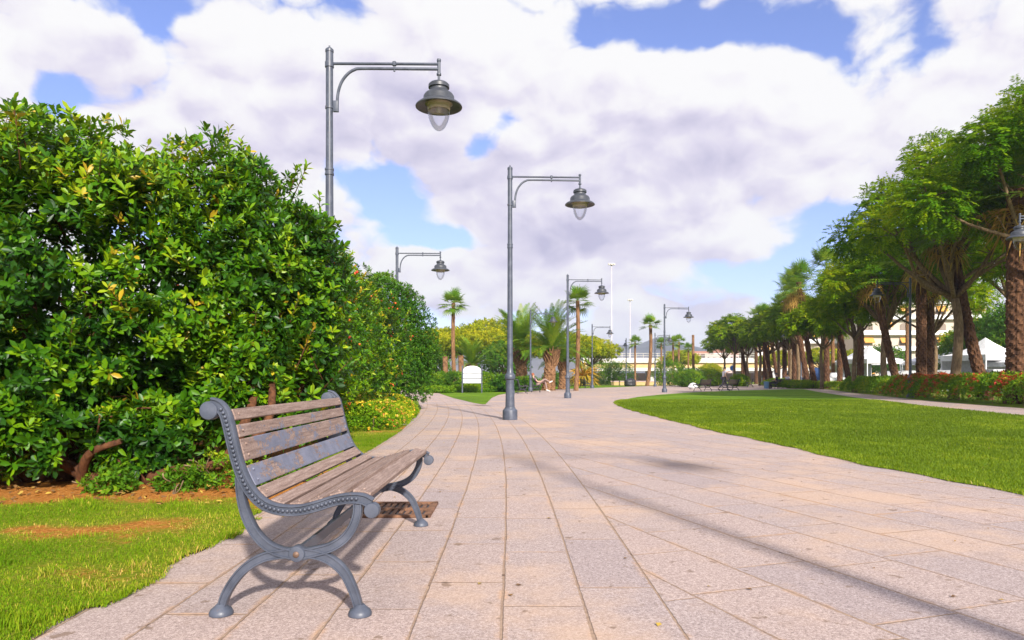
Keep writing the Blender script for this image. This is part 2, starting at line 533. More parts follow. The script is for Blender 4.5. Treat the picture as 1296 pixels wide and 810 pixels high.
M['grass'] = foliage('grass_blade', [(0, (.065, .11, .003)), (.5, (.135, .205, .005)), (.8, (.23, .29, .008)), (.95, (.38, .36, .04)), (1, (.5, .40, .12))], .3, .6, .2)
M['berry'] = foliage('arbutus_berry', [(0, (.60, .22, .02)), (.5, (.65, .10, .02)), (1, (.55, .02, .015))], .0, .4)
M['litter'] = foliage('fallen_leaf', [(0, (.10, .05, .02)), (.6, (.25, .13, .04)), (1, (.50, .35, .05))], .0, .8)
M['bark_red'] = bark_mat('arbutus_bark', (.030, .012, .007), (.17, .070, .030))
M['bark_grey'] = bark_mat('tree_bark', (.07, .045, .025), (.26, .18, .10))
M['bark_palm'] = bark_mat('palm_boots', (.022, .010, .006), (.165, .080, .040), 5, .03)
M['bark_palm_pale'] = bark_mat('palm_bark', (.09, .042, .02), (.30, .165, .08), 4, .02)

# ------------------------------------------------------------------ setting
def sheet(name, poly, z, mat, kind='structure', sub=None):
    me = bpy.data.meshes.new(name)
    tris = tessellate_polygon([[Vector((p[0], p[1], 0)) for p in poly]])
    me.from_pydata([(p[0], p[1], z) for p in poly], [], [tuple(t) for t in tris])
    me.materials.append(mat)
    bm = bmesh.new(); bm.from_mesh(me)
    for f in bm.faces:
        if f.normal.z < 0: f.normal_flip()
    bm.to_mesh(me); bm.free()
    return tag(link(name, me), kind=kind)

G = 1900
sheet('ground', [(-G, -G), (G, -G), (G, G), (-G, G)], 0.0, M['ground'])

LEFT = [(-1.74, -6), (-1.74, 5.5), (-1.85, 9), (-1.98, 12.8), (-2.3, 17), (-2.8, 22), (-4, 30), (-5.6, 37), (-7.6, 44), (-13, 60)]
def left_edge(y):
    return np.interp(y, [p[1] for p in LEFT], [p[0] for p in LEFT])
def jit(poly, step, amp, seed):
    r = random.Random(seed); out = []
    for a, b in zip(poly[:-1], poly[1:]):
        L = math.hypot(b[0] - a[0], b[1] - a[1]); n = max(1, int(L / step))
        for i in range(n):
            k = i / n
            out.append((a[0] + (b[0] - a[0]) * k + r.uniform(-amp, amp), a[1] + (b[1] - a[1]) * k))
    out.append(poly[-1])
    return out
LAWN_EDGE = [(5.0, -6), (4.6, 2), (4.15, 5.77), (3.85, 7.67), (3.8, 9.9), (3.6, 12.8), (3.5, 16.5), (3.46, 20.5), (3.6, 24), (3.75, 26), (4.1, 28), (4.9, 31), (6.2, 35), (8.4, 40), (11.6, 46), (16, 52), (22, 57.5), (24, 58.5)]
WALK_NEAR = [(24, 58.5), (20, 46), (16.6, 34.6), (13.7, 23.9), (12.7, 17.9), (12, 10), (11.5, -6)]
WALK_FAR = [(14.3, -6), (14.9, 10), (15.9, 22), (17.2, 29.6), (21.2, 44), (30, 72), (36, 90)]
left_j = [(p[0] - .3, p[1]) for p in LEFT[:4]] + LEFT[4:]
path_poly = (left_j + [(-9, 61), (-4.4, 43), (-2.7, 33), (-1.4, 26.6), (-1.05, 25.3), (-.95, 25.5), (-.95, 28), (-.95, 33.4), (-.75, 39), (-.3, 43), (.8, 47.5), (2.7, 56),
             (5, 61), (8.6, 68), (17, 84), (27, 96), (38, 104), (40, 98), (36, 90)] + WALK_FAR[::-1][1:] )
path_poly = path_poly + [(11.5, -6)]
# path sheet runs under the lawn edge; the lawn island sits 4 mm above it
sheet('path', path_poly, .004, M['paving'])
lawn_poly = jit(LAWN_EDGE, .35, .045, 9) + WALK_NEAR[1:]
sheet('lawn', lawn_poly, .010, M['lawn'])
isl = [(-9, 61), (-4.4, 43), (-2.7, 33), (-1.4, 26.6), (-1.05, 25.3), (-.95, 25.5), (-.95, 33.4), (-.75, 39), (-.3, 43), (-1, 60)]
sheet('lawn', isl, .010, M['lawn'])
sheet('lawn', [(.8, 47.5), (2.7, 56), (5, 61), (8.6, 68), (17, 84), (10, 92), (1, 70)], .010, M['lawn'])
# service road beyond the alley
sheet('road', [(24, 20), (32, 20), (52, 100), (44, 104)], .004, M['asphalt'])

def in_poly(P, poly):
    x, y = P[:, 0], P[:, 1]
    c = np.zeros(len(P), bool)
    n = len(poly)
    for i in range(n):
        x1, y1 = poly[i]; x2, y2 = poly[(i + 1) % n]
        if y1 == y2: continue
        k = ((y1 > y) != (y2 > y)) & (x < (x2 - x1) * (y - y1) / (y2 - y1) + x1)
        c ^= k
    return c

# verge beside the path: patchy turf over orange soil
def soil_amount(x, y):
    n = fbm(x * 1.1 + 3, y * 1.1 + 8, 4)
    base = 1 - np.clip(np.abs(y - (5.75 + .10 * (x + 4))) / .75, 0, 1)        # bare strip under the bush
    base = np.maximum(base, np.clip((y - 5.4) / .5, 0, 1) * np.clip((11.4 - y) / .6, 0, 1) * np.clip((left_edge(y) - .30 - x) / .25, 0, 1))
    straw = np.exp(-((y - 4.35 - .10 * (x + 3.4)) / .22) ** 2) * .50 * np.clip((-1.9 - x) / .8, 0, 1)
    return np.clip((base * .70 + straw * .85 + (n - .44) * 1.8) , 0, 1)
def verge_edge(y):
    k = np.floor(np.asarray(y) / .62 + .3).astype(int)
    st = (_tab[k % 256, 7] - .4) * .11
    return left_edge(y) + np.where(np.asarray(y) < 7.5, st + (fbm(np.asarray(y) * 3.3 + 2, np.asarray(y) * 0 + 5, 3) - .5) * .09, 0)
gx = np.arange(-9, -1.3, .04); gy = np.arange(-1, 14.2, .05)
X, Yg = np.meshgrid(gx, gy)
Xc = np.minimum(X, verge_edge(Yg))
hz = .014 + .03 * fbm(Xc * 2.2, Yg * 2.2, 3) * np.clip((verge_edge(Yg) - Xc) / .4, 0, 1)
n0, n1 = X.shape
V = np.stack([Xc, Yg, hz], -1).reshape(-1, 3)
idx = np.arange(n0 * n1).reshape(n0, n1)
Fq = np.stack([idx[:-1, :-1], idx[:-1, 1:], idx[1:, 1:], idx[1:, :-1]], -1).reshape(-1, 4)
ar = np.abs(V[Fq[:, 0], 0] - V[Fq[:, 1], 0]) + np.abs(V[Fq[:, 3], 0] - V[Fq[:, 2], 0])
Fq = Fq[ar > 1e-5]
me = bpy.data.meshes.new('lawn'); me.from_pydata(V.tolist(), [], Fq.tolist()); me.materials.append(M['verge'])
at = me.attributes.new('soil', 'FLOAT', 'POINT')
at.data.foreach_set('value', np.clip((soil_amount(V[:, 0], V[:, 1]) - .18) * 1.6, 0, 1).astype(np.float32))
me.polygons.foreach_set('use_smooth', [True] * len(me.polygons))
tag(link('lawn', me), kind='structure')

def grass_blades(name, P, h, w, rnd, label, z0=.01, mat=None):
    n = len(P)
    a = RNG.uniform(0, 2 * PI, n); lean = RNG.uniform(.1, .9, n)
    hh = h * RNG.uniform(.5, 1.25, n)
    S = np.stack([np.cos(a), np.sin(a), np.zeros(n)], -1) * (w * RNG.uniform(.6, 1.2, n))[:, None]
    b = a + PI / 2 + RNG.uniform(-.5, .5, n)
    T = np.stack([np.cos(b) * lean * hh, np.sin(b) * lean * hh, hh], -1)
    B = np.stack([P[:, 0], P[:, 1], np.zeros(n) + z0], -1)
    V = np.stack([B - S, B + S, B + T * .6 + S * .7, B + T * .6 - S * .7, B + T - np.array([0, 0, .12]) * (hh * lean)[:, None]], 1)
    me = pattern_mesh(name, V, [(0, 1, 2, 3), (3, 2, 4)], mat or M['grass'], rnd)
    return tag(link(name, me), label, 'grass', kind='stuff')

# near verge grass
n = 340000
y = 1.7 + (RNG.random(n) ** 1.5) * 11.0
x = verge_edge(y) + .025 - (RNG.random(n) ** 1.15) * (2.2 + .45 * y)
s = soil_amount(x, y)
clump = fbm(x * 6, y * 6, 3)
keep = (RNG.random(n) > s * 1.55 - .05) & (clump > .20 + .36 * s) & ((y < 7.2) | (x > -3.2)) & (y < 12.9)
x, y, s, clump = x[keep], y[keep], s[keep], clump[keep]
rn = np.clip(.22 + .9 * fbm(x * 1.3 + 9, y * 1.6, 3) * .6 + s * .75 + RNG.normal(0, .14, len(x)) - .12, 0, 1)
grass_blades('grass', np.stack([x, y], -1), .019 * (1 + 1.0 * (clump > .66)), .0024, rn, 'patchy short grass with straw patches in front of the big bush', .010 + .03 * fbm(x * 2.2, y * 2.2, 3) * np.clip((verge_edge(y) - x) / .4, 0, 1), M['grass_verge'])
# right lawn blades, thinning with distance
n = 640000
y = 3.0 * (30 / 3.0) ** RNG.random(n)
x = 3.4 + RNG.random(n) ** 1.2 * 13.0
P = np.stack([x, y], -1)
P = P[in_poly(P + np.stack([RNG.uniform(0, .05, len(P)), 0 * P[:, 0]], -1), lawn_poly)]
dry = np.clip((fbm(P[:, 0] * 1.7 + 30, P[:, 1] * 1.2 + 5, 3) - .62) * 3.0, 0, .22) + .28 * np.exp(-((P[:, 0] - np.interp(P[:, 1], [p[1] for p in LAWN_EDGE], [p[0] for p in LAWN_EDGE])) / .16) ** 2) * RNG.random(len(P))
rn = np.clip(.15 + .58 * fbm(P[:, 0] * .5, P[:, 1] * .5, 4) + dry + RNG.normal(0, .14, len(P)) - .1, 0, 1)
sz = np.clip(P[:, 1] / 9, .75, 3)
grass_blades('grass', P, .032 * np.sqrt(sz), .0040 * sz, rn, 'mown bright green grass of the large lawn', .010)

# fallen leaves on the paving
n = 150
y = 2.6 * (22 / 2.6) ** RNG.random(n); x = RNG.uniform(-1.7, 8, n)
a = RNG.uniform(0, 2 * PI, n); L = RNG.uniform(.012, .038, n)
D = np.stack([np.cos(a), np.sin(a), 0 * a], -1); S = np.stack([-np.sin(a), np.cos(a), 0 * a], -1)
B = np.stack([x, y, np.where(x > 3.5, .035, .007)], -1)
V = np.stack([B, B + D * L[:, None] * .5 + S * L[:, None] * .35 + [0, 0, .006], B + D * L[:, None] + [0, 0, .003], B + D * L[:, None] * .5 - S * L[:, None] * .35 + [0, 0, .004]], 1)
tag(link('leaf_litter', pattern_mesh('leaf_litter', V, [(0, 1, 2, 3)], M['litter'], RNG.random(n))), 'scattered small dry leaves lying on the paving', 'leaves', kind='stuff')

# dead leaves on the bare soil under the bush
n = 1500
y = RNG.uniform(5.1, 8.2, n); x = RNG.uniform(-7.5, -2.0, n)
kp = RNG.random(n) < soil_amount(x, y) + .15; x, y = x[kp], y[kp]; n = len(x)
a = RNG.uniform(0, 2 * PI, n); L = RNG.uniform(.03, .075, n); tl = RNG.uniform(-.4, .6, n)
D = unit(np.stack([np.cos(a), np.sin(a), tl], -1)); N = unit(np.stack([RNG.normal(0, .4, n), RNG.normal(0, .4, n), np.ones(n)], -1))
tag(link('leaf_litter', pattern_mesh('leaf_litter', leaf_verts(np.stack([x, y, np.full(n, .045)], -1), D, N, L, L * .45, True), LEAF_FULL, M['litter'], RNG.random(n))), 'dry brown leaves strewn over the bare soil under the big bush', 'leaves', kind='stuff')

# hills
def hills():
    mb = MB()
    def ridge(Y, pts, depth, z0=-5):
        xs = np.linspace(pts[0][0], pts[-1][0], 90)
        hs = np.interp(xs, [p[0] for p in pts], [p[1] for p in pts])
        rows = 14
        vs = []
        for j in range(rows):
            k = j / (rows - 1)
            prof = math.sin(PI * min(k * 1.0, 1.0)) ** .8
            for i, xx in enumerate(xs):
                nz = fbm(np.array([xx / 86.]), np.array([k * 4 + 3.]), 4)[0] - .5
                vs.append((xx, Y + depth * (k - .5), z0 + (hs[i] + nz * hs[i] * .25) * prof))
        w = len(xs)
        mb.add(vs, [(j * w + i, j * w + i + 1, (j + 1) * w + i + 1, (j + 1) * w + i) for j in range(rows - 1) for i in range(w - 1)])
    Y = 1400
    def P(px, py): return (xat(px, Y), zat(py, Y) + 5)
    ridge(Y, [P(120, 476), P(300, 462), P(480, 450), P(600, 446), P(700, 440), P(750, 436), P(775, 434), P(800, 440), P(815, 434), P(832, 426), P(850, 434), P(880, 442), P(930, 448), P(1000, 432), P(1060, 424), P(1120, 440), P(1300, 455), P(1500, 474)], 600)
    o = mb.build('hills', M['hill'], smooth=True)
    tag(o, kind='structure')
hills()

# ------------------------------------------------------------------ bench
def catmull(P, n):
    P = [np.array(p, float) for p in P]
    Q = [2 * P[0] - P[1]] + P + [2 * P[-1] - P[-2]]
    out = []
    for i in range(1, len(Q) - 2):
        for k in range(n):
            t = k / n
            a, b, c, d = Q[i - 1], Q[i], Q[i + 1], Q[i + 2]
            out.append(.5 * (2 * b + (c - a) * t + (2 * a - 5 * b + 4 * c - d) * t * t + (3 * b - a - 3 * c + d) * t ** 3))
    out.append(P[-1])
    return np.array(out)
ZS = 0.001242
def zp(u, v): return ((u - 342) * ZS, (762 - v) * ZS)
RAIL = [zp(*p) for p in [(60, 78), (84, 86), (106, 112), (119, 155), (132, 212), (148, 272), (168, 326), (198, 374), (238, 408), (290, 424), (350, 424), (410, 410), (460, 394), (510, 386), (552, 388), (580, 402)]]
UARCH = [zp(*p) for p in [(152, 318), (160, 385), (178, 448), (208, 503), (250, 543), (296, 561), (342, 566), (396, 558), (450, 543), (494, 515), (522, 476), (535, 436), (536, 398)]]
LARCH = [zp(*p) for p in [(94, 745), (108, 700), (138, 650), (180, 606), (232, 577), (285, 566), (342, 563), (398, 566), (448, 585), (490, 622), (516, 670), (532, 715), (540, 748)]]

def sweep2d(mb, pts, hw, th, y0):
    pts = np.array(pts)
    n = len(pts)
    T = np.gradient(pts, axis=0); T = unit(T)
    N = np.stack([-T[:, 1], T[:, 0]], -1)
    if not hasattr(hw, '__len__'): hw = [hw] * n
    cs = [(-1, -.40), (-.88, -.5), (-.66, -.5), (-.54, -.33), (.54, -.33), (.66, -.5), (.88, -.5), (1, -.40),
          (1, .40), (.88, .5), (.66, .5), (.54, .33), (-.54, .33), (-.66, .5), (-.88, .5), (-1, .40)]
    k = len(cs)
    vs, fs = [], []
    for i in range(n):
        for s, d in cs:
            q = pts[i] + N[i] * s * hw[i]
            vs.append((q[0], y0 + d * th, q[1]))
    for i in range(n - 1):
        for j in range(k):
            fs.append((i * k + j, i * k + (j + 1) % k, (i + 1) * k + (j + 1) % k, (i + 1) * k + j))
    fs.append(tuple(range(k))); fs.append(tuple(range((n - 1) * k, n * k)))
    mb.add(vs, fs)

def disc_y(mb, c, r, th, y0, n=20, dome=.006, mat=0):
    prof = [(0, -.5 * th - dome), (r * .6, -.5 * th - dome * .7), (r * .92, -.5 * th), (r, -.4 * th), (r, .4 * th), (r * .92, .5 * th), (r * .6, .5 * th + dome * .7), (0, .5 * th + dome)]
    vs, fs = [], []
    for rr, d in prof:
        for k in range(n):
            a = 2 * PI * k / n
            vs.append((c[0] + rr * math.cos(a), y0 + d, c[1] + rr * math.sin(a)))
    for i in range(len(prof) - 1):
        for k in range(n):
            k2 = (k + 1) % n
            fs.append((i * n + k, i * n + k2, (i + 1) * n + k2, (i + 1) * n + k))
    mb.add(vs, fs, mat)

def make_bench(label, detail=True, slat_material=None, iron=None):
    iron = iron or M['iron']; sm = slat_material or M['slat']
    root = empty('park_bench', label, 'bench', group='park benches')
    q = 6 if detail else 2
    rail = catmull(RAIL, q)
    ua, la = catmull(UARCH, q), catmull(LARCH, q)
    hb = .86
    for y0 in (-hb, hb):
        mb = MB()
        n = len(rail)
        sweep2d(mb, rail, [.0215] * n, .040, y0)
        sweep2d(mb, ua, np.interp(np.linspace(0, 1, len(ua)), [0, .15, .5, .85, 1], [.014, .019, .021, .019, .017]), .036, y0 + .0)
        sweep2d(mb, la, np.interp(np.linspace(0, 1, len(la)), [0, .12, .5, .88, 1], [.0165, .018, .021, .018, .0165]), .034, y0 + .0005)
        disc_y(mb, zp(58, 104), .0375, .044, y0, dome=.002)
        disc_y(mb, zp(583, 424), .031, .044, y0, dome=.002)
        disc_y(mb, zp(342, 564), .033, .043, y0, dome=.003)
        for sx in (-1, 1):
            a = np.array(zp(342 + sx * 18, 565)); b = np.array(zp(342 + sx * 78, 565))
            sweep2d(mb, np.array([a, (a + b) / 2, b]), [.026, .017, .006], .030, y0)
        for fu in (93, 543):
            c = zp(fu, 762)
            mb.lathe([(.047, -.001), (.047, .008), (.041, .020), (.026, .032), (.017, .042)], (c[0], y0, .001), 20)
        if detail:
            seg = np.linalg.norm(np.diff(rail, axis=0), axis=1); s = np.concatenate([[0], np.cumsum(seg)])
            L = s[-1]; t = .055
            while t < L - .05:
                p = np.array([np.interp(t, s, rail[:, 0]), np.interp(t, s, rail[:, 1])])
                for sd in (-1, 1):
                    mb.sphere((p[0], y0 + sd * .0165, p[1]), .0080, 8, 5)
                t += .0176
        fr = mb.build('end_frame', iron, root, angle=38)
        if detail:
            b = MB()
            for sd in (-1, 1):
                disc_y(b, zp(342, 564), .0125, .006, y0 + sd * .0245, 14, .004)
            b.build('bolt', M['bolt'], fr, smooth=True)
    # slats
    seg = np.linalg.norm(np.diff(rail, axis=0), axis=1); s = np.concatenate([[0], np.cumsum(seg)])
    T = unit(np.gradient(rail, axis=0))
    def at_v(v):           # arc length where the rail passes height v on the way down
        i = np.argmax(rail[:, 1] < zp(0, v)[1]); return s[i]
    W = [.047, .052, .092, .090]
    starts = [at_v(104), at_v(152), at_v(200), at_v(288)]
    specs = [(st, w) for st, w in zip(starts, W)]
    st = starts[-1] + W[-1] + .016
    for w in (.057, .058, .057, .060, .058, .075):
        specs.append((st, w)); st += w + .0275
    paint = [-.08, .06, .10, .18, -.14, -.17, -.19, -.17, -.15, -.12]
    for i, (a, w) in enumerate(specs):
        mid = a + w / 2
        p = np.array([np.interp(mid, s, rail[:, 0]), np.interp(mid, s, rail[:, 1])])
        p0 = np.array([np.interp(a, s, rail[:, 0]), np.interp(a, s, rail[:, 1])])
        p1 = np.array([np.interp(a + w, s, rail[:, 0]), np.interp(a + w, s, rail[:, 1])])
        t = unit(p1 - p0); nrm = np.array([-t[1], t[0]])
        if nrm[1] < 0 and i > 3: nrm = -nrm
        if i <= 3 and nrm[0] < 0: nrm = -nrm
        c = p + nrm * (.0155 if i > 3 else .014)
        R = Matrix(((t[0], 0, nrm[0]), (0, 1, 0), (t[1], 0, nrm[1])))
        mb = MB()
        mb.box((c[0], 0, c[1]), (w, 2 * hb - .038, .022), rot=R, bevel=.004)
        if detail:
            for yy in (-hb + .06, hb - .06):
                for k in ((-.25, .25) if w > .08 else (0,)):
                    pc = c + nrm * .0125 + t * (k * w)
                    mb.sphere((pc[0], yy, pc[1]), .006, 8, 4)
        o = mb.build('slat', sm, root)
        o['paint'] = paint[i]
        if detail and i in (2, 3): o['label'] = 'wide backrest slat with large patches of peeling blue grey paint'
        if detail and i >= 4: o['label'] = 'bare weathered brown seat slat'
    mb = MB(); hz = zp(342, 564)[1]
    mb.box((zp(342, 0)[0], 0, hz), (.016, 2 * hb - .05, .046), bevel=.003)
    mb.build('stretcher', M['iron_dark'] if not detail else iron, root)
    return root
bench = make_bench('weathered bench with peeling blue grey slats and beaded iron frames beside the big bush')
bench.location = (-.858 + .012, 2.83 + .02 + .86, .006)
bench.rotation_euler = (0, 0, math.radians(-.8))

far_bench = make_bench('x', False, M['brown_slat'], M['iron_dark'])
fb = []
def bench_at(px, Y, rz, label):
    return place(far_bench, fb, (xat(px, Y), Y, .005), math.radians(rz), label)
bench_at(661, 43.6, 2, 'empty dark bench just in front of the bench with the reclining person')
bench_at(678.5, 47.2, -2, 'dark bench on which the person with auburn hair reclines')
bench_at(889, 50.6, 140, 'dark slatted bench at the lawn end, empty with nobody beside it')
bench_at(924, 50.9, 140, 'dark slatted bench at the lawn end with the walking man behind it')
bench_at(741, 64, 10, 'dark bench by the grass strip near the sword leaved plant')
bench_at(982, 62, 150, 'dark bench by the alley with a seated person in black')
bench_at(949, 72, 160, 'empty dark bench under the farthest alley trees')
bench_at(997, 66, 25, 'empty dark bench beside the blue litter bin')

# drain grate under the bench
mb = MB()
x0, x1, y0, y1 = -1.12, -.57, 4.82, 5.36
for i in range(12):
    xx = x0 + (x1 - x0) * (i + .5) / 12
    mb.box((xx, (y0 + y1) / 2, .010), (.026, y1 - y0 - .04, .014))
for yy in (y0 + .02, (y0 + y1) / 2, y1 - .02):
    mb.box(((x0 + x1) / 2, yy, .0125), (x1 - x0, .04, .019))
for xx in (x0 + .0, x1 - .0):
    mb.box((xx, (y0 + y1) / 2, .0128), (.03, y1 - y0, .02))
pit = MB(); pit.box(((x0 + x1) / 2, (y0 + y1) / 2, .0052), (x1 - x0, y1 - y0, .002))  # flat dark plate standing in for the shaded hollow below the bars
g = empty('drain_grate', 'rusty slotted drain grate set in the paving under the bench', 'drain grate', ((x0 + x1) / 2, y0, 0))
for b, nm, mt in ((mb, 'grate_bars', M['rust']), (pit, 'pit_shade_plate', M['iron_dark'])):
    o = b.build(nm, mt, g); o.location = (-(x0 + x1) / 2, -y0, 0)

# ------------------------------------------------------------------ lamps
def make_lamp():
    root = empty('street_lamp', 'x', 'street lamp', group='park lamps')
    mb = MB()
    mb.lathe([(.168, 0), (.168, .20), (.160, .222), (.132, .25), (.118, .27), (.118, .285), (.108, .29)], n=24)
    mb.build('base', M['iron'], root, angle=35)
    mb = MB()
    mb.lathe([(.106, .286), (.100, .5), (.092, .88), (.092, .90), (.118, .925), (.122, .96), (.118, 1.0), (.098, 1.03), (.076, 1.07), (.066, 1.2), (.060, 2.4),
              (.055, 3.88), (.066, 3.885), (.066, 3.91), (.060, 3.915), (.060, 3.95), (.066, 3.955), (.066, 3.98), (.053, 3.985), (.050, 4.84), (.061, 4.845),
              (.061, 4.88), (.052, 4.885), (.052, 5.44), (.064, 5.445), (.064, 5.52), (.055, 5.525), (.054, 5.66), (.060, 5.665), (.060, 5.70), (.035, 5.725), (.012, 5.735), (.012, 5.76), (0, 5.765)], n=20)
    pole = mb.build('pole', M['iron'], root, angle=35)
    mb = MB()
    mb.box((.10, 0, .62), (.012, .06, .1), bevel=.003)
    mb.build('inspection_hatch', M['iron'], pole)
    mb = MB()
    mb.tube([(.05, 0, 5.50), (.8, 0, 5.497), (1.575, 0, 5.492)], .020, 10)
    crv = [(.115, 0, 4.80), (.115, 0, 4.98), (.135, 0, 5.12), (.185, 0, 5.25), (.27, 0, 5.355), (.36, 0, 5.41), (.46, 0, 5.428), (.9, 0, 5.426), (1.575, 0, 5.42)]
    cc = catmull(crv, 5)
    mb.tube(cc, .022, 10)
    mb.box((.088, 0, 4.88), (.07, .045, .16), bevel=.006)
    mb.tube([(.94, 0, 5.535), (.94, 0, 5.385)], .014, 8)
    mb.lathe([(.03, 5.47), (.03, 5.525)], (.94, 0, 0), 10)
    mb.lathe([(.0, 5.575), (.028, 5.565), (.032, 5.545), (.028, 5.525), (.024, 5.52), (.024, 5.36), (.034, 5.355), (.034, 5.33), (.018, 5.32), (.018, 5.27), (.026, 5.262), (.026, 5.24), (.016, 5.23)], (1.585, 0, 0), 14)
    mb.build('arm', M['iron'], root, angle=35)
    mb = MB()
    c = (1.585, 0, 0)
    mb.lathe([(.02, 5.24), (.06, 5.235), (.125, 5.215), (.150, 5.19), (.152, 5.145), (.132, 5.14), (.128, 5.115), (.140, 5.09), (.20, 5.055), (.222, 5.02), (.224, 4.955),
              (.232, 4.945), (.30, 4.915), (.335, 4.885), (.338, 4.868), (.325, 4.866), (.27, 4.895), (.20, 4.915)], c, 32)
    hd = mb.build('lamp_head', M['iron_head'], root, angle=40)
    mb = MB()
    mb.lathe([(.199, 4.912), (.168, 4.925), (.166, 4.86), (.160, 4.82), (.152, 4.818), (.150, 4.88), (.05, 4.90), (.03, 4.80), (.0, 4.79)], c, 24)
    mb.build('reflector', M['inner'], hd, smooth=True)
    mb = MB()
    mb.lathe([(.158, 4.835), (.160, 4.78), (.150, 4.72), (.130, 4.65), (.10, 4.59), (.06, 4.545), (.025, 4.528), (0, 4.524)], c, 24, caps=False)
    mb.build('glass_globe', M['glass'], hd, smooth=True)
    return root
lamp = make_lamp(); lu = []
def lamp_at(px, Y, rz, label, X=None):
    return place(lamp, lu, (xat(px, Y) if X is None else X, Y, .004), math.radians(rz), label, group='park lamps')
lamp_at(645.5, 16.1, 1, 'tall grey lamp on the paving in the middle of the path fork')
lamp_at(417, 10.3, 0, 'tall grey lamp rising behind the big bush over the bench')
lamp_at(718.5, 33, 2, 'grey lamp on the plaza beside the feathery date palm')
lamp_at(502.5, 26, 0, 'grey lamp whose head shows above the dark rounded shrub')
lamp_at(841, 46.2, 2, 'grey lamp at the tip of the large lawn near the slatted benches')
lamp_at(671.5, 50, 0, 'grey lamp among the date palms behind the reclining person')
lamp_at(749.5, 63.5, 0, 'grey lamp rising in front of the round shrubs and tall white mast')
lamp_at(792.5, 86, 85, 'grey lamp seen end on between round shrubs and short palms')
lamp_at(829, 76, 0, 'grey lamp beside the curved palm before the overpass')
lamp_at(1152, 34, 180, 'grey lamp of the alley standing behind the red flower bed')
lamp_at(1362, 20, 180, 'grey lamp whose head reaches in under the biggest alley tree')
lamp_at(1014, 68, 180, 'grey lamp in the alley near the leaning pair of palms')
lamp_at(963, 100, 180, 'grey lamp at the far end of the palm alley')
lamp_at(0, -.51, 0, 'grey lamp beside the near paving whose shadow crosses the path', X=2.83)

# ------------------------------------------------------------------ foliage
def perp(A):
    r = np.where(np.abs(A[:, 2:3]) < .9, np.array([[0, 0, 1.]]), np.array([[1., 0, 0]]))
    U = unit(np.cross(A, r)); return U, np.cross(A, U)

def shell_points(ells, n, depth, zmin=.1, lump=.16, rng=RNG, inner=.72, bias=None, lf=2.3):
    """points scattered in the outer layer of a union of ellipsoids; returns points, outward directions"""
    E = np.array([list(c) + list(r) for c, r in ells], float)
    w = (E[:, 3] * E[:, 4] + E[:, 4] * E[:, 5] + E[:, 3] * E[:, 5]); w /= w.sum()
    P, O = [], []
    tot = 0
    while tot < n:
        k = n * 2
        i = rng.choice(len(E), k, p=w)
        d = unit(rng.normal(size=(k, 3)))
        if bias is not None:
            f = d @ np.array(bias)
            kp = rng.random(k) < np.clip(.55 + .75 * f, .12, 1)
            i, d = i[kp], d[kp]; k = len(i)
        ph = i * 7.3
        lm = (np.sin(d[:, 0] * lf * 2 + ph) * np.sin(d[:, 1] * lf * 2.3 + 1.7 * ph) + np.sin(d[:, 2] * lf * 2.6 + 2.1 * ph) * np.sin(d[:, 0] * lf * 3.1 + ph) + .6 * np.sin(d[:, 1] * 9 + ph) * np.sin(d[:, 2] * 10 + ph)) * lump * .6
        rr = (1 + lm) * (1 - depth * rng.random(k) ** 1.6)
        p = E[i, :3] + d * E[i, 3:] * rr[:, None]
        q = np.abs(((p[:, None, :] - E[None, :, :3]) / E[None, :, 3:]))
        dist = np.linalg.norm(q, axis=2); dist[np.arange(k), i] = 9
        ok = (dist.min(1) > inner) & (p[:, 2] > zmin)
        o = unit(d / E[i, 3:])
        P.append(p[ok]); O.append(o[ok]); tot += ok.sum()
    return np.concatenate(P)[:n], np.concatenate(O)[:n]

def whorls(P, O, m, L, W, rng=RNG, up=.45, full=True, spread=(.5, 1.35), tone=None):
    """leaf rosettes at points P"""
    n = len(P)
    A = unit(O * .75 + np.array([0, 0, up]) + rng.normal(0, .38, (n, 3)))
    U, Vv = perp(A)
    k = np.arange(m)
    phi = k[None, :] * 2.39996 + rng.uniform(0, 6.28, (n, 1)) + rng.normal(0, .2, (n, m))
    th = spread[0] + (spread[1] - spread[0]) * (k[None, :] / max(1, m - 1)) + rng.normal(0, .14, (n, m))
    D = np.cos(th)[..., None] * A[:, None] + np.sin(th)[..., None] * (np.cos(phi)[..., None] * U[:, None] + np.sin(phi)[..., None] * Vv[:, None])
    base = P[:, None] - A[:, None] * (k[None, :, None] / m * L * .55)
    Nn = A[:, None] - D * np.sum(D * A[:, None], -1, keepdims=True)
    Ls = L * rng.uniform(.6, 1.2, (n, m)) * rng.uniform(.75, 1.15, (n, 1)); Ws = W * rng.uniform(.75, 1.15, (n, m)) * Ls / L
    t = rng.beta(2.2, 2.6, (n, 1)) + rng.normal(0, .10, (n, m)) if tone is None else tone[:, None] + rng.normal(0, .10, (n, m))
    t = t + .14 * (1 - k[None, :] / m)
    V = leaf_verts(base.reshape(-1, 3), D.reshape(-1, 3), unit(Nn.reshape(-1, 3) + 1e-6), Ls.ravel(), Ws.ravel(), full)
    return V, np.clip(t.ravel(), 0, 1)

def branch(mb, p, q, r0, r1, rng=random, wob=.15, n=6, sides=7):
    p, q = Vector(p), Vector(q)
    L = (q - p).length
    pts, rad = [], []
    ph = Vector((rng.uniform(-1, 1), rng.uniform(-1, 1), rng.uniform(-.6, .6))) * L * wob
    ph2 = Vector((rng.uniform(-1, 1), rng.uniform(-1, 1), rng.uniform(-1, 1))) * L * wob * .5
    for i in range(n + 1):
        t = i / n
        pts.append(p.lerp(q, t) + ph * math.sin(PI * t) + ph2 * math.sin(2 * PI * t))
        rad.append(r0 + (r1 - r0) * t)
    mb.tube(pts, rad, sides)
    return pts

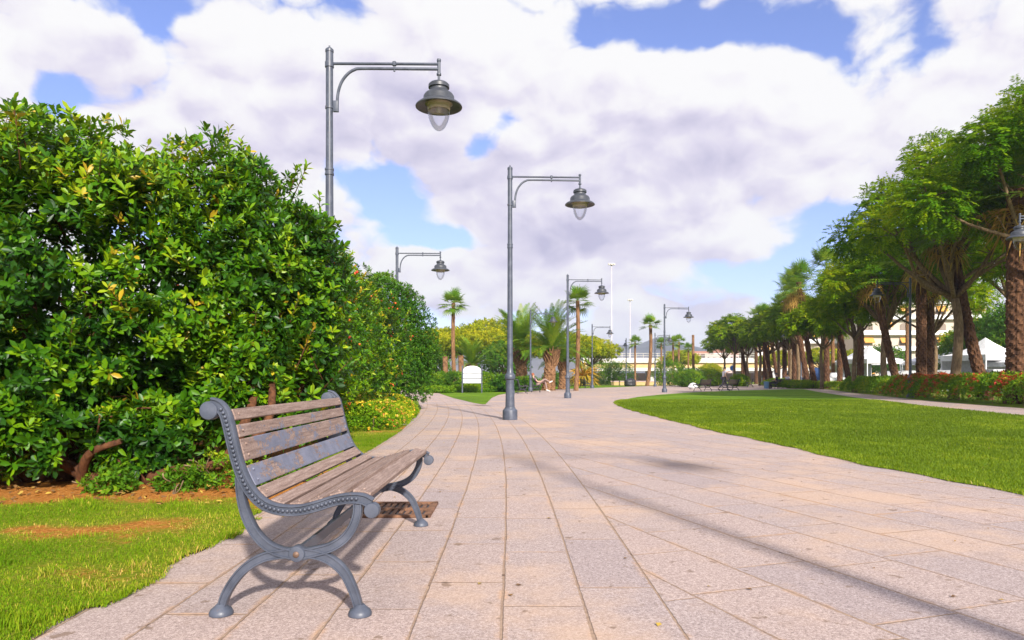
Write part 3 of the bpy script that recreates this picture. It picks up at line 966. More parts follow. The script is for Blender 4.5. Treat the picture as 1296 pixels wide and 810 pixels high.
def finish_leaves(name, parts, mat, parent, full, kind='stuff', smooth=False):
    V = np.concatenate([p[0] for p in parts]); r = np.concatenate([p[1] for p in parts])
    me = pattern_mesh(name, V, LEAF_FULL if full else LEAF_FOLD, mat, r, smooth)
    return link(name, me, parent)

def fit(o, loc):
    """children built in world coordinates of an Empty at loc"""
    for ch in o.children:
        ch.location = (-loc[0], -loc[1], -loc[2])

def shrub(name, label, cat, ells, nw, m, L, W, leafmat, base, ntrunk, barkmat, depth=.35, full=False, up=.45, shoots=0, berries=0, lump=.16, bias=(0, -1, .25), zmin=.12, holes=0, group=None, seed=1, twigs=60, trunk_r=.05, inner_n=0):
    rng = np.random.default_rng(seed); rr = random.Random(seed)
    root = empty(name, label, cat, base, group=group)
    P, O = shell_points(ells, nw, depth, zmin, lump, rng, bias=bias)
    if holes:
        hn = .5 * fbm(P[:, 0] * 2.4 + 3, P[:, 2] * 2.4 + P[:, 1], 3) + .5 * fbm(P[:, 1] * 2.4 + 7, P[:, 2] * 2.1 - P[:, 0], 3)
        kp = (hn > holes) | (O[:, 2] > .55)
        P, O = P[kp], O[kp]
    tone = np.clip(.25 + .62 * (fbm(P[:, 0] * 1.4 + P[:, 2] * .8, P[:, 1] * 1.1 + P[:, 2] * 1.5, 3) - .5) * 1.5 + rng.normal(0, .16, len(P)) + .10 + .10 * O[:, 2], 0, 1)  # upward-facing leaves paler: sunlit tops put into the leaf tone
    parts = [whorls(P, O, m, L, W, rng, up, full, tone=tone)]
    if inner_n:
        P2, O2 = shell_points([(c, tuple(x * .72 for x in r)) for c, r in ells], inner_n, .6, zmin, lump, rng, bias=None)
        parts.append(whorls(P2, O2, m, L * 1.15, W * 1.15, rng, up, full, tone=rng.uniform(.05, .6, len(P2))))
    tw = MB()
    if shoots:
        Ps, Os = shell_points(ells, shoots * 6, .02, zmin, lump, rng, bias=(0, -.5, 1))
        sel = (Os[:, 2] > .25)
        Ps, Os = Ps[sel][:shoots], Os[sel][:shoots]
        for p, o in zip(Ps, Os):
            d = unit(o * .5 + np.array([0, 0, .9]) + rng.normal(0, .25, 3)); ln = rng.uniform(.12, .33) * (L / .085)
            tw.tube([p - d * .2, p + d * ln], [.007, .003], 5)
            ks = np.linspace(.1, 1, int(3 + ln * 8))
            Q = p[None] + d[None] * (ks[:, None] * ln)
            parts.append(whorls(Q, np.repeat(d[None], len(ks), 0), max(4, m - 3), L * .95, W * .95, rng, .2, full, tone=np.full(len(ks), rng.uniform(.45, .95))))
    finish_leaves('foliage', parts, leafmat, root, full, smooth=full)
    cz = sum(c[2] for c, r in ells) / len(ells)
    for i in range(ntrunk):
        tb = MB()
        e = ells[i % len(ells)]
        b = Vector((base[0] + rr.uniform(-.35, .35), base[1] + rr.uniform(-.25, .25), -.02))
        tip = Vector((e[0][0] + rr.uniform(-.5, .5) * e[1][0], e[0][1] + rr.uniform(-.5, .5) * e[1][1], e[0][2] + rr.uniform(-.2, .5) * e[1][2]))
        pts = branch(tb, b, tip, trunk_r * rr.uniform(.8, 1.3), trunk_r * .35, rr, .10, 7)
        for k in range(4):
            st = pts[rr.randint(2, 6)]
            dd = Vector((rr.uniform(-1, 1) * e[1][0], rr.uniform(-1, 1) * e[1][1], rr.uniform(.1, 1) * e[1][2])) * .75
            branch(tb, st, st + dd, trunk_r * .4, .006, rr, .12, 5, 6)
        tb.build('trunk', barkmat, root, smooth=True)
    for i in range(twigs):
        j = rng.integers(len(P)); p = P[j]; d = O[j]
        q = p - d * rng.uniform(.4, .9) * np.array([1, 1, .6]) - np.array([0, 0, .25])
        branch(tw, q, p + d * .03, .012, .004, rr, .12, 4, 5)
    if tw.v: tw.build('twigs', barkmat, root, smooth=True)
    if berries:
        Pb, Ob = P[rng.choice(len(P), berries)], None
        bb = MB()
        for p in Pb:
            for k in range(rng.integers(2, 6)):
                bb.sphere(p + rng.normal(0, .05, 3) + [0, -.03, 0], rng.uniform(.014, .022), 6, 4)
        o = bb.build('berries', M['berry'], root, smooth=True)
        at = o.data.attributes.new('rnd', 'FLOAT', 'POINT')
        at.data.foreach_set('value', np.repeat(rng.random(len(bb.v) // (6 * 3 + 2) + 1), 6 * 3 + 2)[:len(bb.v)].astype(np.float32))
    fit(root, base)
    return root

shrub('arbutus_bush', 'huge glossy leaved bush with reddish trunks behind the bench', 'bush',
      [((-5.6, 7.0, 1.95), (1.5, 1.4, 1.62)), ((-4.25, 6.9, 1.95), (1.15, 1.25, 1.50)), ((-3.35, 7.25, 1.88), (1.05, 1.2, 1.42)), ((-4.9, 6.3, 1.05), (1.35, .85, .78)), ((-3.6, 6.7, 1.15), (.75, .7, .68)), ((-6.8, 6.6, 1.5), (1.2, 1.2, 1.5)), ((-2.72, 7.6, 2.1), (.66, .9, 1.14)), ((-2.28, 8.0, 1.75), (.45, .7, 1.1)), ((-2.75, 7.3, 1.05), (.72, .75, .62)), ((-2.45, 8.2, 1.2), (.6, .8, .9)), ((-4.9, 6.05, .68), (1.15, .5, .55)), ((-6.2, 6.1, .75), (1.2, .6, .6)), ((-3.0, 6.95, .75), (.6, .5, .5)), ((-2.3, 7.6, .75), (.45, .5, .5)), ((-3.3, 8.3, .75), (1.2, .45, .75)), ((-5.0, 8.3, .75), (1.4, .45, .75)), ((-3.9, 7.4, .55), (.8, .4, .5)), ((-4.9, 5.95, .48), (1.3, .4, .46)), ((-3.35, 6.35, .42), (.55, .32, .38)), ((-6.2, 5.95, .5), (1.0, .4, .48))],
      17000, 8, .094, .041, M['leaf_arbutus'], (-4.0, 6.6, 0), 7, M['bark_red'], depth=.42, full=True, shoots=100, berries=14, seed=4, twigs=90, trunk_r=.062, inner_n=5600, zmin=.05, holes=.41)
# splayed low limbs that show under the bush belong to it as well
ab = bpy.data.objects['arbutus_bush']
for k, pl in enumerate([[(-2.95, 6.55, .02), (-2.65, 6.5, .16), (-2.5, 6.55, .45), (-2.5, 6.9, .85), (-2.8, 7.4, 1.4)], [(-3.2, 6.5, .02), (-2.8, 6.45, .12), (-2.45, 6.45, .30), (-2.25, 6.6, .60), (-2.4, 7.1, 1.1)], [(-3.6, 6.3, .0), (-4.1, 6.1, .35), (-4.5, 6.0, .62), (-4.8, 6.2, 1.3)],
                        [(-4.3, 6.4, .0), (-4.4, 6.15, .4), (-4.2, 6.1, .75), (-4.4, 6.4, 1.6)], [(-3.3, 6.25, .03), (-2.9, 6.15, .16), (-2.5, 6.1, .19)], [(-3.8, 6.25, 0), (-3.6, 6.05, .3), (-3.3, 6.0, .42)]]):
    tb = MB(); tb.tube(catmull(pl, 5), np.linspace(.062, .03, (len(pl) - 1) * 5 + 1) * (1.0 if k < 4 else .8), 9)
    o = tb.build('trunk', M['bark_red'], ab, smooth=True); o.location = (4.0, -6.6, 0)

shrub('arbutus_bush', 'tall bush hung with orange red berries behind the bench end', 'bush',
      [((-2.68, 9.2, 1.35), (.78, .9, 1.28)), ((-3.75, 10.4, 1.55), (1.35, 1.6, 1.45)), ((-3.5, 13.0, 1.7), (1.1, 1.7, 1.5)), ((-3.2, 11.6, 1.9), (.85, 1.2, 1.15)), ((-3.3, 15.5, 1.6), (1.0, 1.6, 1.5))],
      7200, 8, .090, .038, M['leaf_arbutus'], (-3.6, 11.2, 0), 5, M['bark_red'], depth=.38, full=False, shoots=60, berries=190, holes=.42, seed=9, twigs=40, inner_n=500, bias=(.3, -.9, .3))
shrub('rounded_shrub', 'dark green rounded shrub overhanging the curve of the side path', 'shrub',
      [((-4.05, 22, 1.9), (1.72, 1.5, 1.85)), ((-4.0, 21.8, 2.95), (1.15, 1.2, 1.2)), ((-3.5, 21.6, 1.3), (1.15, 1.2, 1.25)), ((-5.4, 20.5, 2.2), (1.5, 1.4, 1.9))],
      15000, 7, .080, .036, M['leaf_dark'], (-4.2, 22, 0), 4, M['bark_red'], depth=.3, seed=12, twigs=30, shoots=30, inner_n=1500)

# low weeds at the foot of the big bush
for i, (x, y, s) in enumerate([(-2.45, 6.0, .20), (-2.1, 6.05, .16), (-2.75, 5.85, .14), (-3.25, 5.75, .15), (-1.95, 6.5, .15)]):
    shrub('weed_clump', ['low leafy weed clump in the bare soil behind the bench back', 'small leafy weed clump close to the bench frame on bare soil', 'low weed clump under the splayed red limbs', 'weed clump at the grass edge below the big bush', 'small weed clump between the bush trunks and the paving'][i], 'weeds',
          [((x, y, s * .7), (s * 1.5, s * 1.2, s))], 130, 6, .05, .026, M['leaf_hedge'], (x, y, 0), 1, M['bark_grey'], depth=.6, seed=40 + i, twigs=0, zmin=.02, bias=None, trunk_r=.008, group='weeds at the bush foot')

def bed(name, label, cat, poly, hgt, nleaf, L, W, leafmat, flowers=0, fmat=None, fsize=.03, seed=2, group=None, edge=.5, m=5):
    """low planted bed with an uneven top"""
    rng = np.random.default_rng(seed)
    xs = [p[0] for p in poly]; ys = [p[1] for p in poly]
    base = (sum(xs) / len(xs), sum(ys) / len(ys), 0)
    root = empty(name, label, cat, base, group=group)
    E = np.array(poly)
    def inside(n):
        Q = np.stack([rng.uniform(min(xs), max(xs), n), rng.uniform(min(ys), max(ys), n)], -1)
        return Q[in_poly(Q, poly)]
    def edge_d(Q):
        d = np.full(len(Q), 1e9)
        for a, b in zip(E, np.roll(E, -1, 0)):
            ab_ = b - a; t = np.clip(((Q - a) @ ab_) / max(1e-9, ab_ @ ab_), 0, 1)
            d = np.minimum(d, np.linalg.norm(Q - a - t[:, None] * ab_, axis=1))
        return d
    out = []
    for kind, n in (('leaf', nleaf), ('flower', flowers)):
        if not n: continue
        Q = inside(int(n * 3)); Q = Q[:n]
        h = hgt * np.clip(edge_d(Q) / edge, 0.0, 1) ** .5 * (.68 + .5 * fbm(Q[:, 0] * 1.3, Q[:, 1] * 1.3, 3))
        z = h * (1 - .55 * rng.random(len(Q)) ** 2) if kind == 'leaf' else h * 1.02
        P = np.stack([Q[:, 0], Q[:, 1], z + .02], -1)
        O = unit(rng.normal(0, .5, (len(P), 3)) + [0, -.3, 1])
        if kind == 'leaf':
            tone = np.clip(.1 + .9 * fbm(Q[:, 0] * .9 + 4, Q[:, 1] * .9, 3) + rng.normal(0, .15, len(P)), 0, 1)
            finish_leaves('foliage', [whorls(P, O, m, L, W, rng, .5, False, tone=tone)], leafmat, root, False)
        else:
            cl = (fbm(Q[:, 0] * 1.1 + 40, Q[:, 1] * 1.1, 3) > .43)
            P = P[cl]
            t = np.clip(fbm(P[:, 0] * .7 + 60, P[:, 1] * .7, 2) * 1.6 - .35 + rng.normal(0, .12, len(P)), 0, 1)
            o = finish_leaves('flowers', [whorls(P, O[cl], 5, fsize, fsize * .8, rng, .9, False, (1.0, 1.35), tone=t)], fmat, root, False)
            o['kind'] = 'stuff'
    # stems and soil mound under the leaves
    mb = MB()
    for q in inside(90)[:40]:
        mb.tube([(q[0], q[1], 0), (q[0] + rng.normal(0, .05), q[1], hgt * .55)], [.012, .006], 5)
    mb.build('stems', M['bark_grey'], root)
    fit(root, base)
    return root
le = lambda y, d=.08: float(left_edge(y)) - d
bed('lantana_bed', 'low bed of yellow and orange lantana by the curve of the side path', 'flower bed',
    [(-5.2, 12.3), (-3.6, 11.7), (-2.7, 11.9), (-2.15, 12.5), (le(14, -.02), 13.6), (le(16, -.05), 15.2), (le(18.2, -.05), 18), (le(20.4, 0), 20), (-3.3, 21.2), (-5.6, 19.6)], .48, 16000, .06, .035, M['leaf_yellow'], 2600, M['flower_mix'], .042, seed=5, edge=.5)

# ------------------------------------------------------------------ palms
def palm_trunk(h, r, lean=(0, 0), boots=.16, seg=35, dz=.045, curve=0.0, flare=.25):
    n = int(h / dz); mb = MB(); vs, fs = [], []
    for i in range(n + 1):
        t = i / n; z = t * h
        cx = lean[0] * (t + curve * math.sin(PI * t)); cy = lean[1] * t
        rr = r * (1.0 + flare * math.exp(-z / .5) - .10 * t)
        for k in range(seg):
            a = 2 * PI * k / seg
            u = k / seg * 7; w = z / .34
            da = abs((u + w) % 1.0 - .5) * 2; db = abs((u - w) % 1.0 - .5) * 2
            bump = boots * (max(da, db) ** 2.2) * (.75 + .5 * math.sin(5.3 * math.floor(u + w) + 3.7 * math.floor(u - w)) ** 2)
            q = rr * (1 + bump + random.uniform(-.25, .25) * boots * .9)
            vs.append((cx + q * math.cos(a), cy + q * math.sin(a), z))
    for i in range(n):
        for k in range(seg):
            k2 = (k + 1) % seg
            fs.append((i * seg + k, i * seg + k2, (i + 1) * seg + k2, (i + 1) * seg + k))
    fs.append(tuple(range(n * seg, (n + 1) * seg)))
    mb.add(vs, fs)
    return mb

def fan_crown(top, nf, pet, blade, rng, tilt=(-.45, 1.45), nb=14, W=.085, droop=.13):
    """fan palm leaves as pointed blades; returns (verts n,6,3) and rnd"""
    Vs, R = [], []
    for i in range(nf):
        az = i * 2.39996 + rng.uniform(-.3, .3)
        el = tilt[0] + (tilt[1] - tilt[0]) * rng.random()
        d = np.array([math.cos(az) * math.cos(el), math.sin(az) * math.cos(el), math.sin(el)])
        side = np.array([-math.sin(az), math.cos(az), 0]); up = np.cross(d, side) * -1
        if up[2] < 0: up = -up
        p = pet * rng.uniform(.7, 1.15)
        hub = np.array(top) + d * p - np.array([0, 0, .12 * p * p])
        b0 = np.array(top)
        Vs.append([b0 - side * .02, b0 + side * .02, (b0 + hub) / 2 + side * .018 + [0, 0, .03], (b0 + hub) / 2 - side * .018 + [0, 0, .03], hub, hub + .001 * side]); R.append(.5)
        tone = rng.beta(2, 2)
        for k in range(nb):
            a = (k / (nb - 1) - .5) * 3.7
            e = d * math.cos(a) + side * math.sin(a)
            L = blade * (1 - .22 * abs(a) / 1.85) * rng.uniform(.85, 1.1)
            s = np.cross(e, up); s = s / np.linalg.norm(s)
            mid = hub + e * L * .55
            tip = hub + e * L - np.array([0, 0, droop * L * rng.uniform(.6, 1.4)])
            Vs.append([hub - s * .012, hub + s * .012, mid + s * W * .5, mid - s * W * .5, tip + s * .004, tip - s * .004])
            R.append(np.clip(tone + rng.normal(0, .12), 0, 1))
    return np.array(Vs), np.array(R)
BL = [(0, 1, 2, 3), (3, 2, 4, 5)]

def feather_crown(top, nf, L0, rng, el=(.12, 1.45), leaf=.46, nl=26, w=.045):
    Vs, R = [], []
    for i in range(nf):
        az = i * 2.39996 + rng.uniform(-.2, .2)
        e0 = el[0] + (el[1] - el[0]) * rng.random() ** .8
        L = L0 * rng.uniform(.8, 1.1)
        pts = []; p = np.array(top, float); a = e0 + .15
        for k in range(nl + 1):
            pts.append(p.copy())
            p = p + np.array([math.cos(az) * math.cos(a), math.sin(az) * math.cos(a), math.sin(a)]) * L / nl
            a -= (.75 + .45 * math.cos(e0)) / nl
        pts = np.array(pts)
        side = np.array([-math.sin(az), math.cos(az), 0])
        tone = rng.beta(2, 2)
        for k in range(1, nl + 1):
            t = unit(pts[k] - pts[k - 1]); up = np.cross(side, t); up = up if up[2] > 0 else -up
            lf = leaf * (math.sin(PI * (.12 + .83 * k / nl)) ** .7)
            Vs.append([pts[k - 1] - side * .012, pts[k - 1] + side * .012, pts[k] + side * .01, pts[k] - side * .01, pts[k], pts[k]]); R.append(tone * .7 + .3)
            for sd in (-1, 1):
                for h_ in (0, .5):
                    b = pts[k - 1] * (1 - h_) + pts[k] * h_
                    d = unit(side * sd * .75 + t * .62 + up * rng.uniform(.05, .4))
                    tip = b + d * lf - np.array([0, 0, .10 * lf])
                    Vs.append([b, b + t * w * .6, b + d * lf * .5 + t * w * .5, b + d * lf * .5 - t * w * .5, tip, tip]); R.append(np.clip(tone + rng.normal(0, .12), 0, 1))
    return np.array(Vs), np.array(R)

def make_palm(name, h, r, lean=(0, 0), curve=0, boots=.16, bark='bark_palm', kind='fan', nf=34, pet=1.0, blade=.85, skirt=14, seed=1, crown_mat='leaf_palm', crown=True, dz=.055, tilt=(-.45, 1.45)):
    rng = np.random.default_rng(seed)
    root = empty(name, 'x', 'palm tree')
    palm_trunk(h, r, lean, boots, dz=dz, curve=curve).build('trunk', M[bark], root)
    top = (lean[0], lean[1], h - .02)
    if crown:
        V, R = fan_crown(top, nf, pet, blade, rng, tilt) if kind == 'fan' else feather_crown(top, nf, pet, rng)
        link('crown', pattern_mesh('crown', V, BL, M[crown_mat], R), root)
        if kind != 'fan':      # sheaf of cut frond bases under the crown
            mb = MB()
            for i in range(60):
                a = i * 2.39996; q = i / 60; z0 = h - 1.0 + q * .95; rr = r * (1.0 + .25 * q)
                mb.tube([(top[0] + rr * .8 * math.cos(a), top[1] + rr * .8 * math.sin(a), z0), (top[0] + rr * 1.55 * math.cos(a), top[1] + rr * 1.55 * math.sin(a), z0 + .42)], [.085, .03], 5)
            mb.build('frond_bases', M['bark_palm_pale'], root)
    if skirt:
        if kind == 'fan': V, R = fan_crown((top[0], top[1], h - .15), skirt, pet * .75, blade * .9, rng, (-1.35, -.45), 10, .06, .5)
        else: V, R = feather_crown((top[0], top[1], h - .2), skirt, pet * .6, rng, (-.75, -.35), .3, 14)
        link('dry_fronds', pattern_mesh('dry_fronds', V, BL, M['leaf_dry'], R), root)
    return root

P_stout = make_palm('fan_palm', 7.6, .235, (0, 0), 0, .24, seed=1, pet=1.25, blade=1.0, nf=40)
P_lean = make_palm('fan_palm', 7.4, .215, (-1.5, .2), .06, .24, seed=2, pet=1.2, blade=.95, nf=36)
P_slim = make_palm('fan_palm', 6.8, .145, (.12, 0), .8, .14, bark='bark_palm_pale', seed=3, pet=.72, blade=.80, nf=26, skirt=0, tilt=(-.75, 1.52))
P_curve = make_palm('fan_palm', 6.6, .17, (.35, 0), .55, .14, bark='bark_palm_pale', seed=4, pet=.70, blade=.80, nf=24, skirt=0, tilt=(-.75, 1.52))
P_date = make_palm('date_palm', 2.7, .36, (.2, 0), 0, .22, bark='bark_palm_pale', kind='feather', pet=3.5, nf=70, skirt=0, seed=5)
P_tall = make_palm('palm_tree', 7.6, .20, (-.1, 0), .2, .1, bark='bark_palm_pale', seed=6, crown=False, skirt=0)
used = {k: [] for k in 'stout lean slim curve date tall'.split()}
def palm(which, px, Y, label, s=1.0, rz=0, group='palms of the park', sz=None):
    pr = dict(stout=P_stout, lean=P_lean, slim=P_slim, curve=P_curve, date=P_date, tall=P_tall)[which]
    return place(pr, used[which], (xat(px, Y), Y, 0), math.radians(rz), label, (s, s, s * (sz or 1)), group)

GA = 'palms of the alley'
palm('stout', 1287, 26, 'thickest rough trunked palm at the near end of the red flower bed', 1.03, 20, GA).scale = (1.3, 1.3, 1.03)
palm('lean', 1248, 31, 'rough trunked palm leaning strongly in front of the peaked white tent', 1.0, 0, GA, 1.0)
palm('stout', 1166, 36, 'upright rough palm beside the alley lamp post behind red flowers', .92, 80, GA)
palm('stout', 1177, 44, 'upright palm half hidden behind another beside the alley lamp post', .95, 160, GA)
palm('lean', 1139, 41, 'palm with a slightly bent trunk where the red flowers begin', .88, -12, GA, 1.05)
palm('stout', 1089, 54, 'upright palm behind the green hedge between two tents', .92, 200, GA, 1.20)
palm('lean', 1077, 58, 'leaning palm behind the green hedge at its far end', .93, 0, GA, 1.20)
palm('stout', 1046, 64, 'straight palm standing beside the blue parked van', .95, 45, GA, 1.48)
palm('lean', 1032, 62, 'nearer of the leaning pair of palms by the alley lamp', .95, 4, GA, 1.32)
palm('lean', 1024, 66, 'farther of the leaning pair of palms by the alley lamp', .97, -4, GA, 1.28)
palm('stout', 1005.5, 72, 'rough palm just past the leaning pair of palms', .92, 130, GA, 1.34)
palm('stout', 993, 80, 'palm rising behind the person in black on the bench', .94, 220, GA, 1.26)
palm('lean', 978, 84, 'bent palm by the blue litter bin', .95, 10, GA, 1.14)
palm('stout', 968, 92, 'palm beside the farthest alley lamp', .96, 300, GA, 1.18)
palm('lean', 948, 96, 'leaning palm under the end trees of the alley', .92, 8, GA, 1.05)
palm('slim', 1147, 62, 'slim pale trunked palm in front of the cream apartment block', 1.1, 30, GA)
palm('slim', 1055, 72, 'slim pale palm just behind the straight palm by the van', 1.12, 90, GA)
palm('slim', 1000, 92, 'slim pale palm far back among the alley trunks', 1.15, 200, GA)
palm('stout', 940, 104, 'palm under the last round tree of the alley', .9, 70, GA, 1.15)
palm('stout', 957, 108, 'palm between the last round trees of the alley', .9, 170, GA, 1.2)
palm('lean', 986, 90, 'slightly bent palm beside the person in black', .9, 15, GA, 1.2)
palm('stout', 1014, 79, 'palm directly behind the alley lamp near the dark car', .9, 260, GA, 1.25)
palm('stout', 1063, 67, 'palm by the white car near the slim pale palm', .9, 330, GA, 1.3)
GM = 'palms behind the plaza'
palm('slim', 576, 55, 'slender fan palm above the umbrella pines behind the white sign', .99, 180, GM)
palm('slim', 729, 52, 'slender fan palm with a full crown beside the date palm', .97, 0, GM)
palm('slim', 804, 82, 'shorter slim palm of the pair by the overpass', .74, 90, GM)
palm('curve', 819, 82, 'taller curving palm of the pair by the overpass', 1.07, 0, GM)
palm('slim', 852, 96, 'slim palm with a round crown rising from yellow shrubs', .84, 250, GM)
palm('curve', 862, 104, 'palm with a shaggy yellow crown next to the bare trunk', .94, 140, GM)
palm('slim', 836, 118, 'small distant palm seen just behind the lawn tip lamp', .98, 20, GM)
palm('slim', 871, 118, 'small distant palm beside the bare trunk', .86, 70, GM)
palm('tall', 878, 108, 'tall bare palm trunk without any crown', .98, 0, GM)
palm('date', 694, 53, 'large feathery date palm with many stems at the plaza edge', 1.08, 0, GM)
palm('date', 661, 55, 'date palm with a leaning trunk behind the recliner', 1.12, 130, GM)
palm('date', 712, 58, 'smaller date palm behind the clump near the slender fan palm', .80, 70, GM)
palm('date', 598, 58, 'date palm with low arching fronds behind the white sign', .72, 210, GM)
for px, Y, lb in ((565, 52, 'thick pruned palm stump leaning beside the dark rounded shrub'), (585, 50, 'short thick palm trunk right behind the white sign')):
    palm('tall', px, Y, lb, .44, 0, 'pruned palm trunks').scale = (.95, .95, .33)

# spiky orange plant
rng = np.random.default_rng(21)
root = empty('sword_leaved_plant', 'yellow and orange sword leaved plant at the grass edge', 'plant', (xat(738, 80), 80, 0), scale=1.2)
V, R = fan_crown((0, 0, .9), 60, .15, 2.0, rng, (-.5, 1.5), 5, .14, .25)
link('leaf_rosette', pattern_mesh('leaf_rosette', V, BL, M['leaf_agave'], R), root)
palm_trunk(.95, .28, boots=.3).build('stem', M['bark_palm'], root)

# ------------------------------------------------------------------ broadleaf trees
def make_tree(name, trunk_h, lumps, nspray, seed, leafmat, bark, tr=.2, mode='spray', L=.16, W=.055, nleaf=7, lean=(0, 0), smooth_limb=True, depth=.55, lump=.2):
    rng = np.random.default_rng(seed); rr = random.Random(seed)
    root = empty(name, 'x', 'tree')
    tb = MB(); fork = (lean[0] * .5, lean[1] * .5, trunk_h)
    tb.lathe([(tr * 1.35, 0), (tr * 1.08, .25)], n=10)
    pts = branch(tb, (0, 0, .1), fork, tr * 1.1, tr * .85, rr, .05, 7, 10)
    tb.build('trunk', bark, root, smooth=True)
    lb = MB()
    for c, r in lumps:
        t = Vector(c)
        a = branch(lb, Vector(fork) - Vector((0, 0, rr.uniform(0, .3))), t, tr * .55, tr * .12, rr, .10, 7, 7)
        for k in range(5):
            st = a[rr.randint(3, 7)]
            d = Vector((rr.uniform(-1, 1) * r[0], rr.uniform(-1, 1) * r[1], rr.uniform(-.3, 1) * r[2])) * .8
            branch(lb, st, st + d, tr * .16, .012, rr, .12, 5, 5)
    lb.build('limbs', bark, root, smooth=True)
    P, O = shell_points(lumps, nspray, depth, trunk_h * .6, lump, rng, inner=.55)
    tone = np.clip(.05 + .85 * fbm(P[:, 0] * .7 + P[:, 2] * .6 + seed, P[:, 1] * .7 + 9, 3) + .12 * O[:, 2] + rng.normal(0, .12, len(P)), 0, 1)  # crown tops get a yellower tone, sunlight put into the leaf colour
    if mode == 'spray':
        n = len(P); A = unit(O * .8 + rng.normal(0, .45, (n, 3)) + [0, 0, .15]); U, _ = perp(A)
        SL = rng.uniform(.25, .5, n)
        Vs, Rs = [], []
        for k in range(nleaf):
            t = (k + .6) / nleaf
            B = P + A * (SL * t)[:, None] - np.array([0, 0, 1]) * (SL * t * t * .35)[:, None]
            for sd in (-1, 1):
                D = unit(U * sd + A * .45 + rng.normal(0, .12, (n, 3)) - [0, 0, .25])
                N = unit(np.array([0, 0, .55]) + O * 1.0 + rng.normal(0, .5, (n, 3)))
                Vs.append(leaf_verts(B, D, N, np.full(n, L) * rng.uniform(.7, 1.2, n), np.full(n, W), False)); Rs.append(np.clip(tone + rng.normal(0, .08, n), 0, 1))
        V = np.concatenate(Vs); Rn = np.concatenate(Rs)
    else:
        V, Rn = whorls(P, O, nleaf, L, W, rng, .4, False, tone=tone)
    link('crown', pattern_mesh('crown', V, LEAF_FOLD, leafmat, Rn), root)
    return root

def lumps(rng, n, R, z0, z1, r=(1.2, 1.9), flat=.7):
    out = []
    for i in range(n):
        a = i * 2.39996; q = R * math.sqrt((i + .5) / n)
        z = z0 + (z1 - z0) * (1 - (q / R) ** 1.6) * rng.uniform(.75, 1) + rng.uniform(-.3, .3)
        rr = rng.uniform(*r)
        out.append(((q * math.cos(a), q * math.sin(a), z), (rr, rr, rr * flat)))
    return out
rg = np.random.default_rng(5)
T_a = make_tree('leafy_tree', 4.4, lumps(rg, 17, 4.3, 6.6, 10.6, (.95, 1.45)), 5600, 31, M['leaf_tipuana'], M['bark_grey'], .2)
T_b = make_tree('leafy_tree', 4.0, lumps(rg, 13, 3.3, 6.2, 9.4, (.9, 1.4)), 4200, 32, M['leaf_tipuana'], M['bark_grey'], .17)
T_c = make_tree('leafy_tree', 3.8, lumps(rg, 9, 2.3, 5.7, 7.0, (1.0, 1.4)), 2700, 33, M['leaf_sunny'], M['bark_grey'], .15, L=.2, W=.075)
T_pine = make_tree('umbrella_pine', 2.6, lumps(rg, 12, 3.2, 4.0, 5.6, (1.2, 1.7), .6), 2600, 34, M['leaf_pine'], M['bark_grey'], .2, 'whorl', .26, .10, 8, depth=.4)
T_dense = make_tree('dense_tree', 1.4, lumps(rg, 12, 2.6, 2.4, 5.6, (1.2, 1.8), .95), 2600, 35, M['leaf_dark'], M['bark_grey'], .18, 'whorl', .24, .11, 7, depth=.45)
tu = {k: [] for k in ('a', 'b', 'c', 'pine', 'dense')}
def tree(which, px, Y, label, s=1.0, rz=0, group='leafy trees of the alley', sz=1.0, X=None):
    pr = dict(a=T_a, b=T_b, c=T_c, pine=T_pine, dense=T_dense)[which]
    return place(pr, tu[which], (xat(px, Y) if X is None else X, Y, 0), math.radians(rz), label, (s, s, s * sz), group)
tree('a', 1338, 25, 'biggest feathery tree of the alley with branches over the near lamp', 1.0, 40, sz=1.08)
tree('a', 1207, 31, 'feathery tree with a smooth forked trunk between palms', .98, 160, sz=1.06)
tree('b', 1296, 36, 'feathery tree filling the gap behind the strongly leaning palm', 1.1, 10)
tree('b', 1121, 43, 'feathery tree with spreading low limbs at the start of the red flowers', 1.02, 250, sz=1.0)
tree('c', 1082, 47, 'lighter green round tree behind the green hedge', .98, 30)
tree('b', 1180, 48, 'feathery tree set back in front of the apartment block', 1.0, 80)
tree('c', 1040, 58, 'lighter round tree beside the straight palm and blue van', .92, 150)
tree('c', 917, 102, 'smallest round tree at the very end of the alley', 1.0, 45)
tree('c', 946, 95, 'yellowish round tree just before the last one of the alley', 1.05, 190)
tree('c', 973, 84, 'round tree above the farther alley bench', 1.05, 70)
tree('c', 1000, 76, 'round tree by the two slightly bent alley palms', 1.08, 310)
tree('c', 1010, 70, 'round tree between the far alley palms', 1.16, 220)
tree('c', 985, 78, 'round tree above the litter bin', 1.12, 280)
tree('c', 962, 86, 'round tree near the end of the alley', 1.1, 340)
tree('c', 930, 90, 'last round tree at the end of the alley beside the overpass', 1.12, 100)
GB = 'trees behind the plaza'
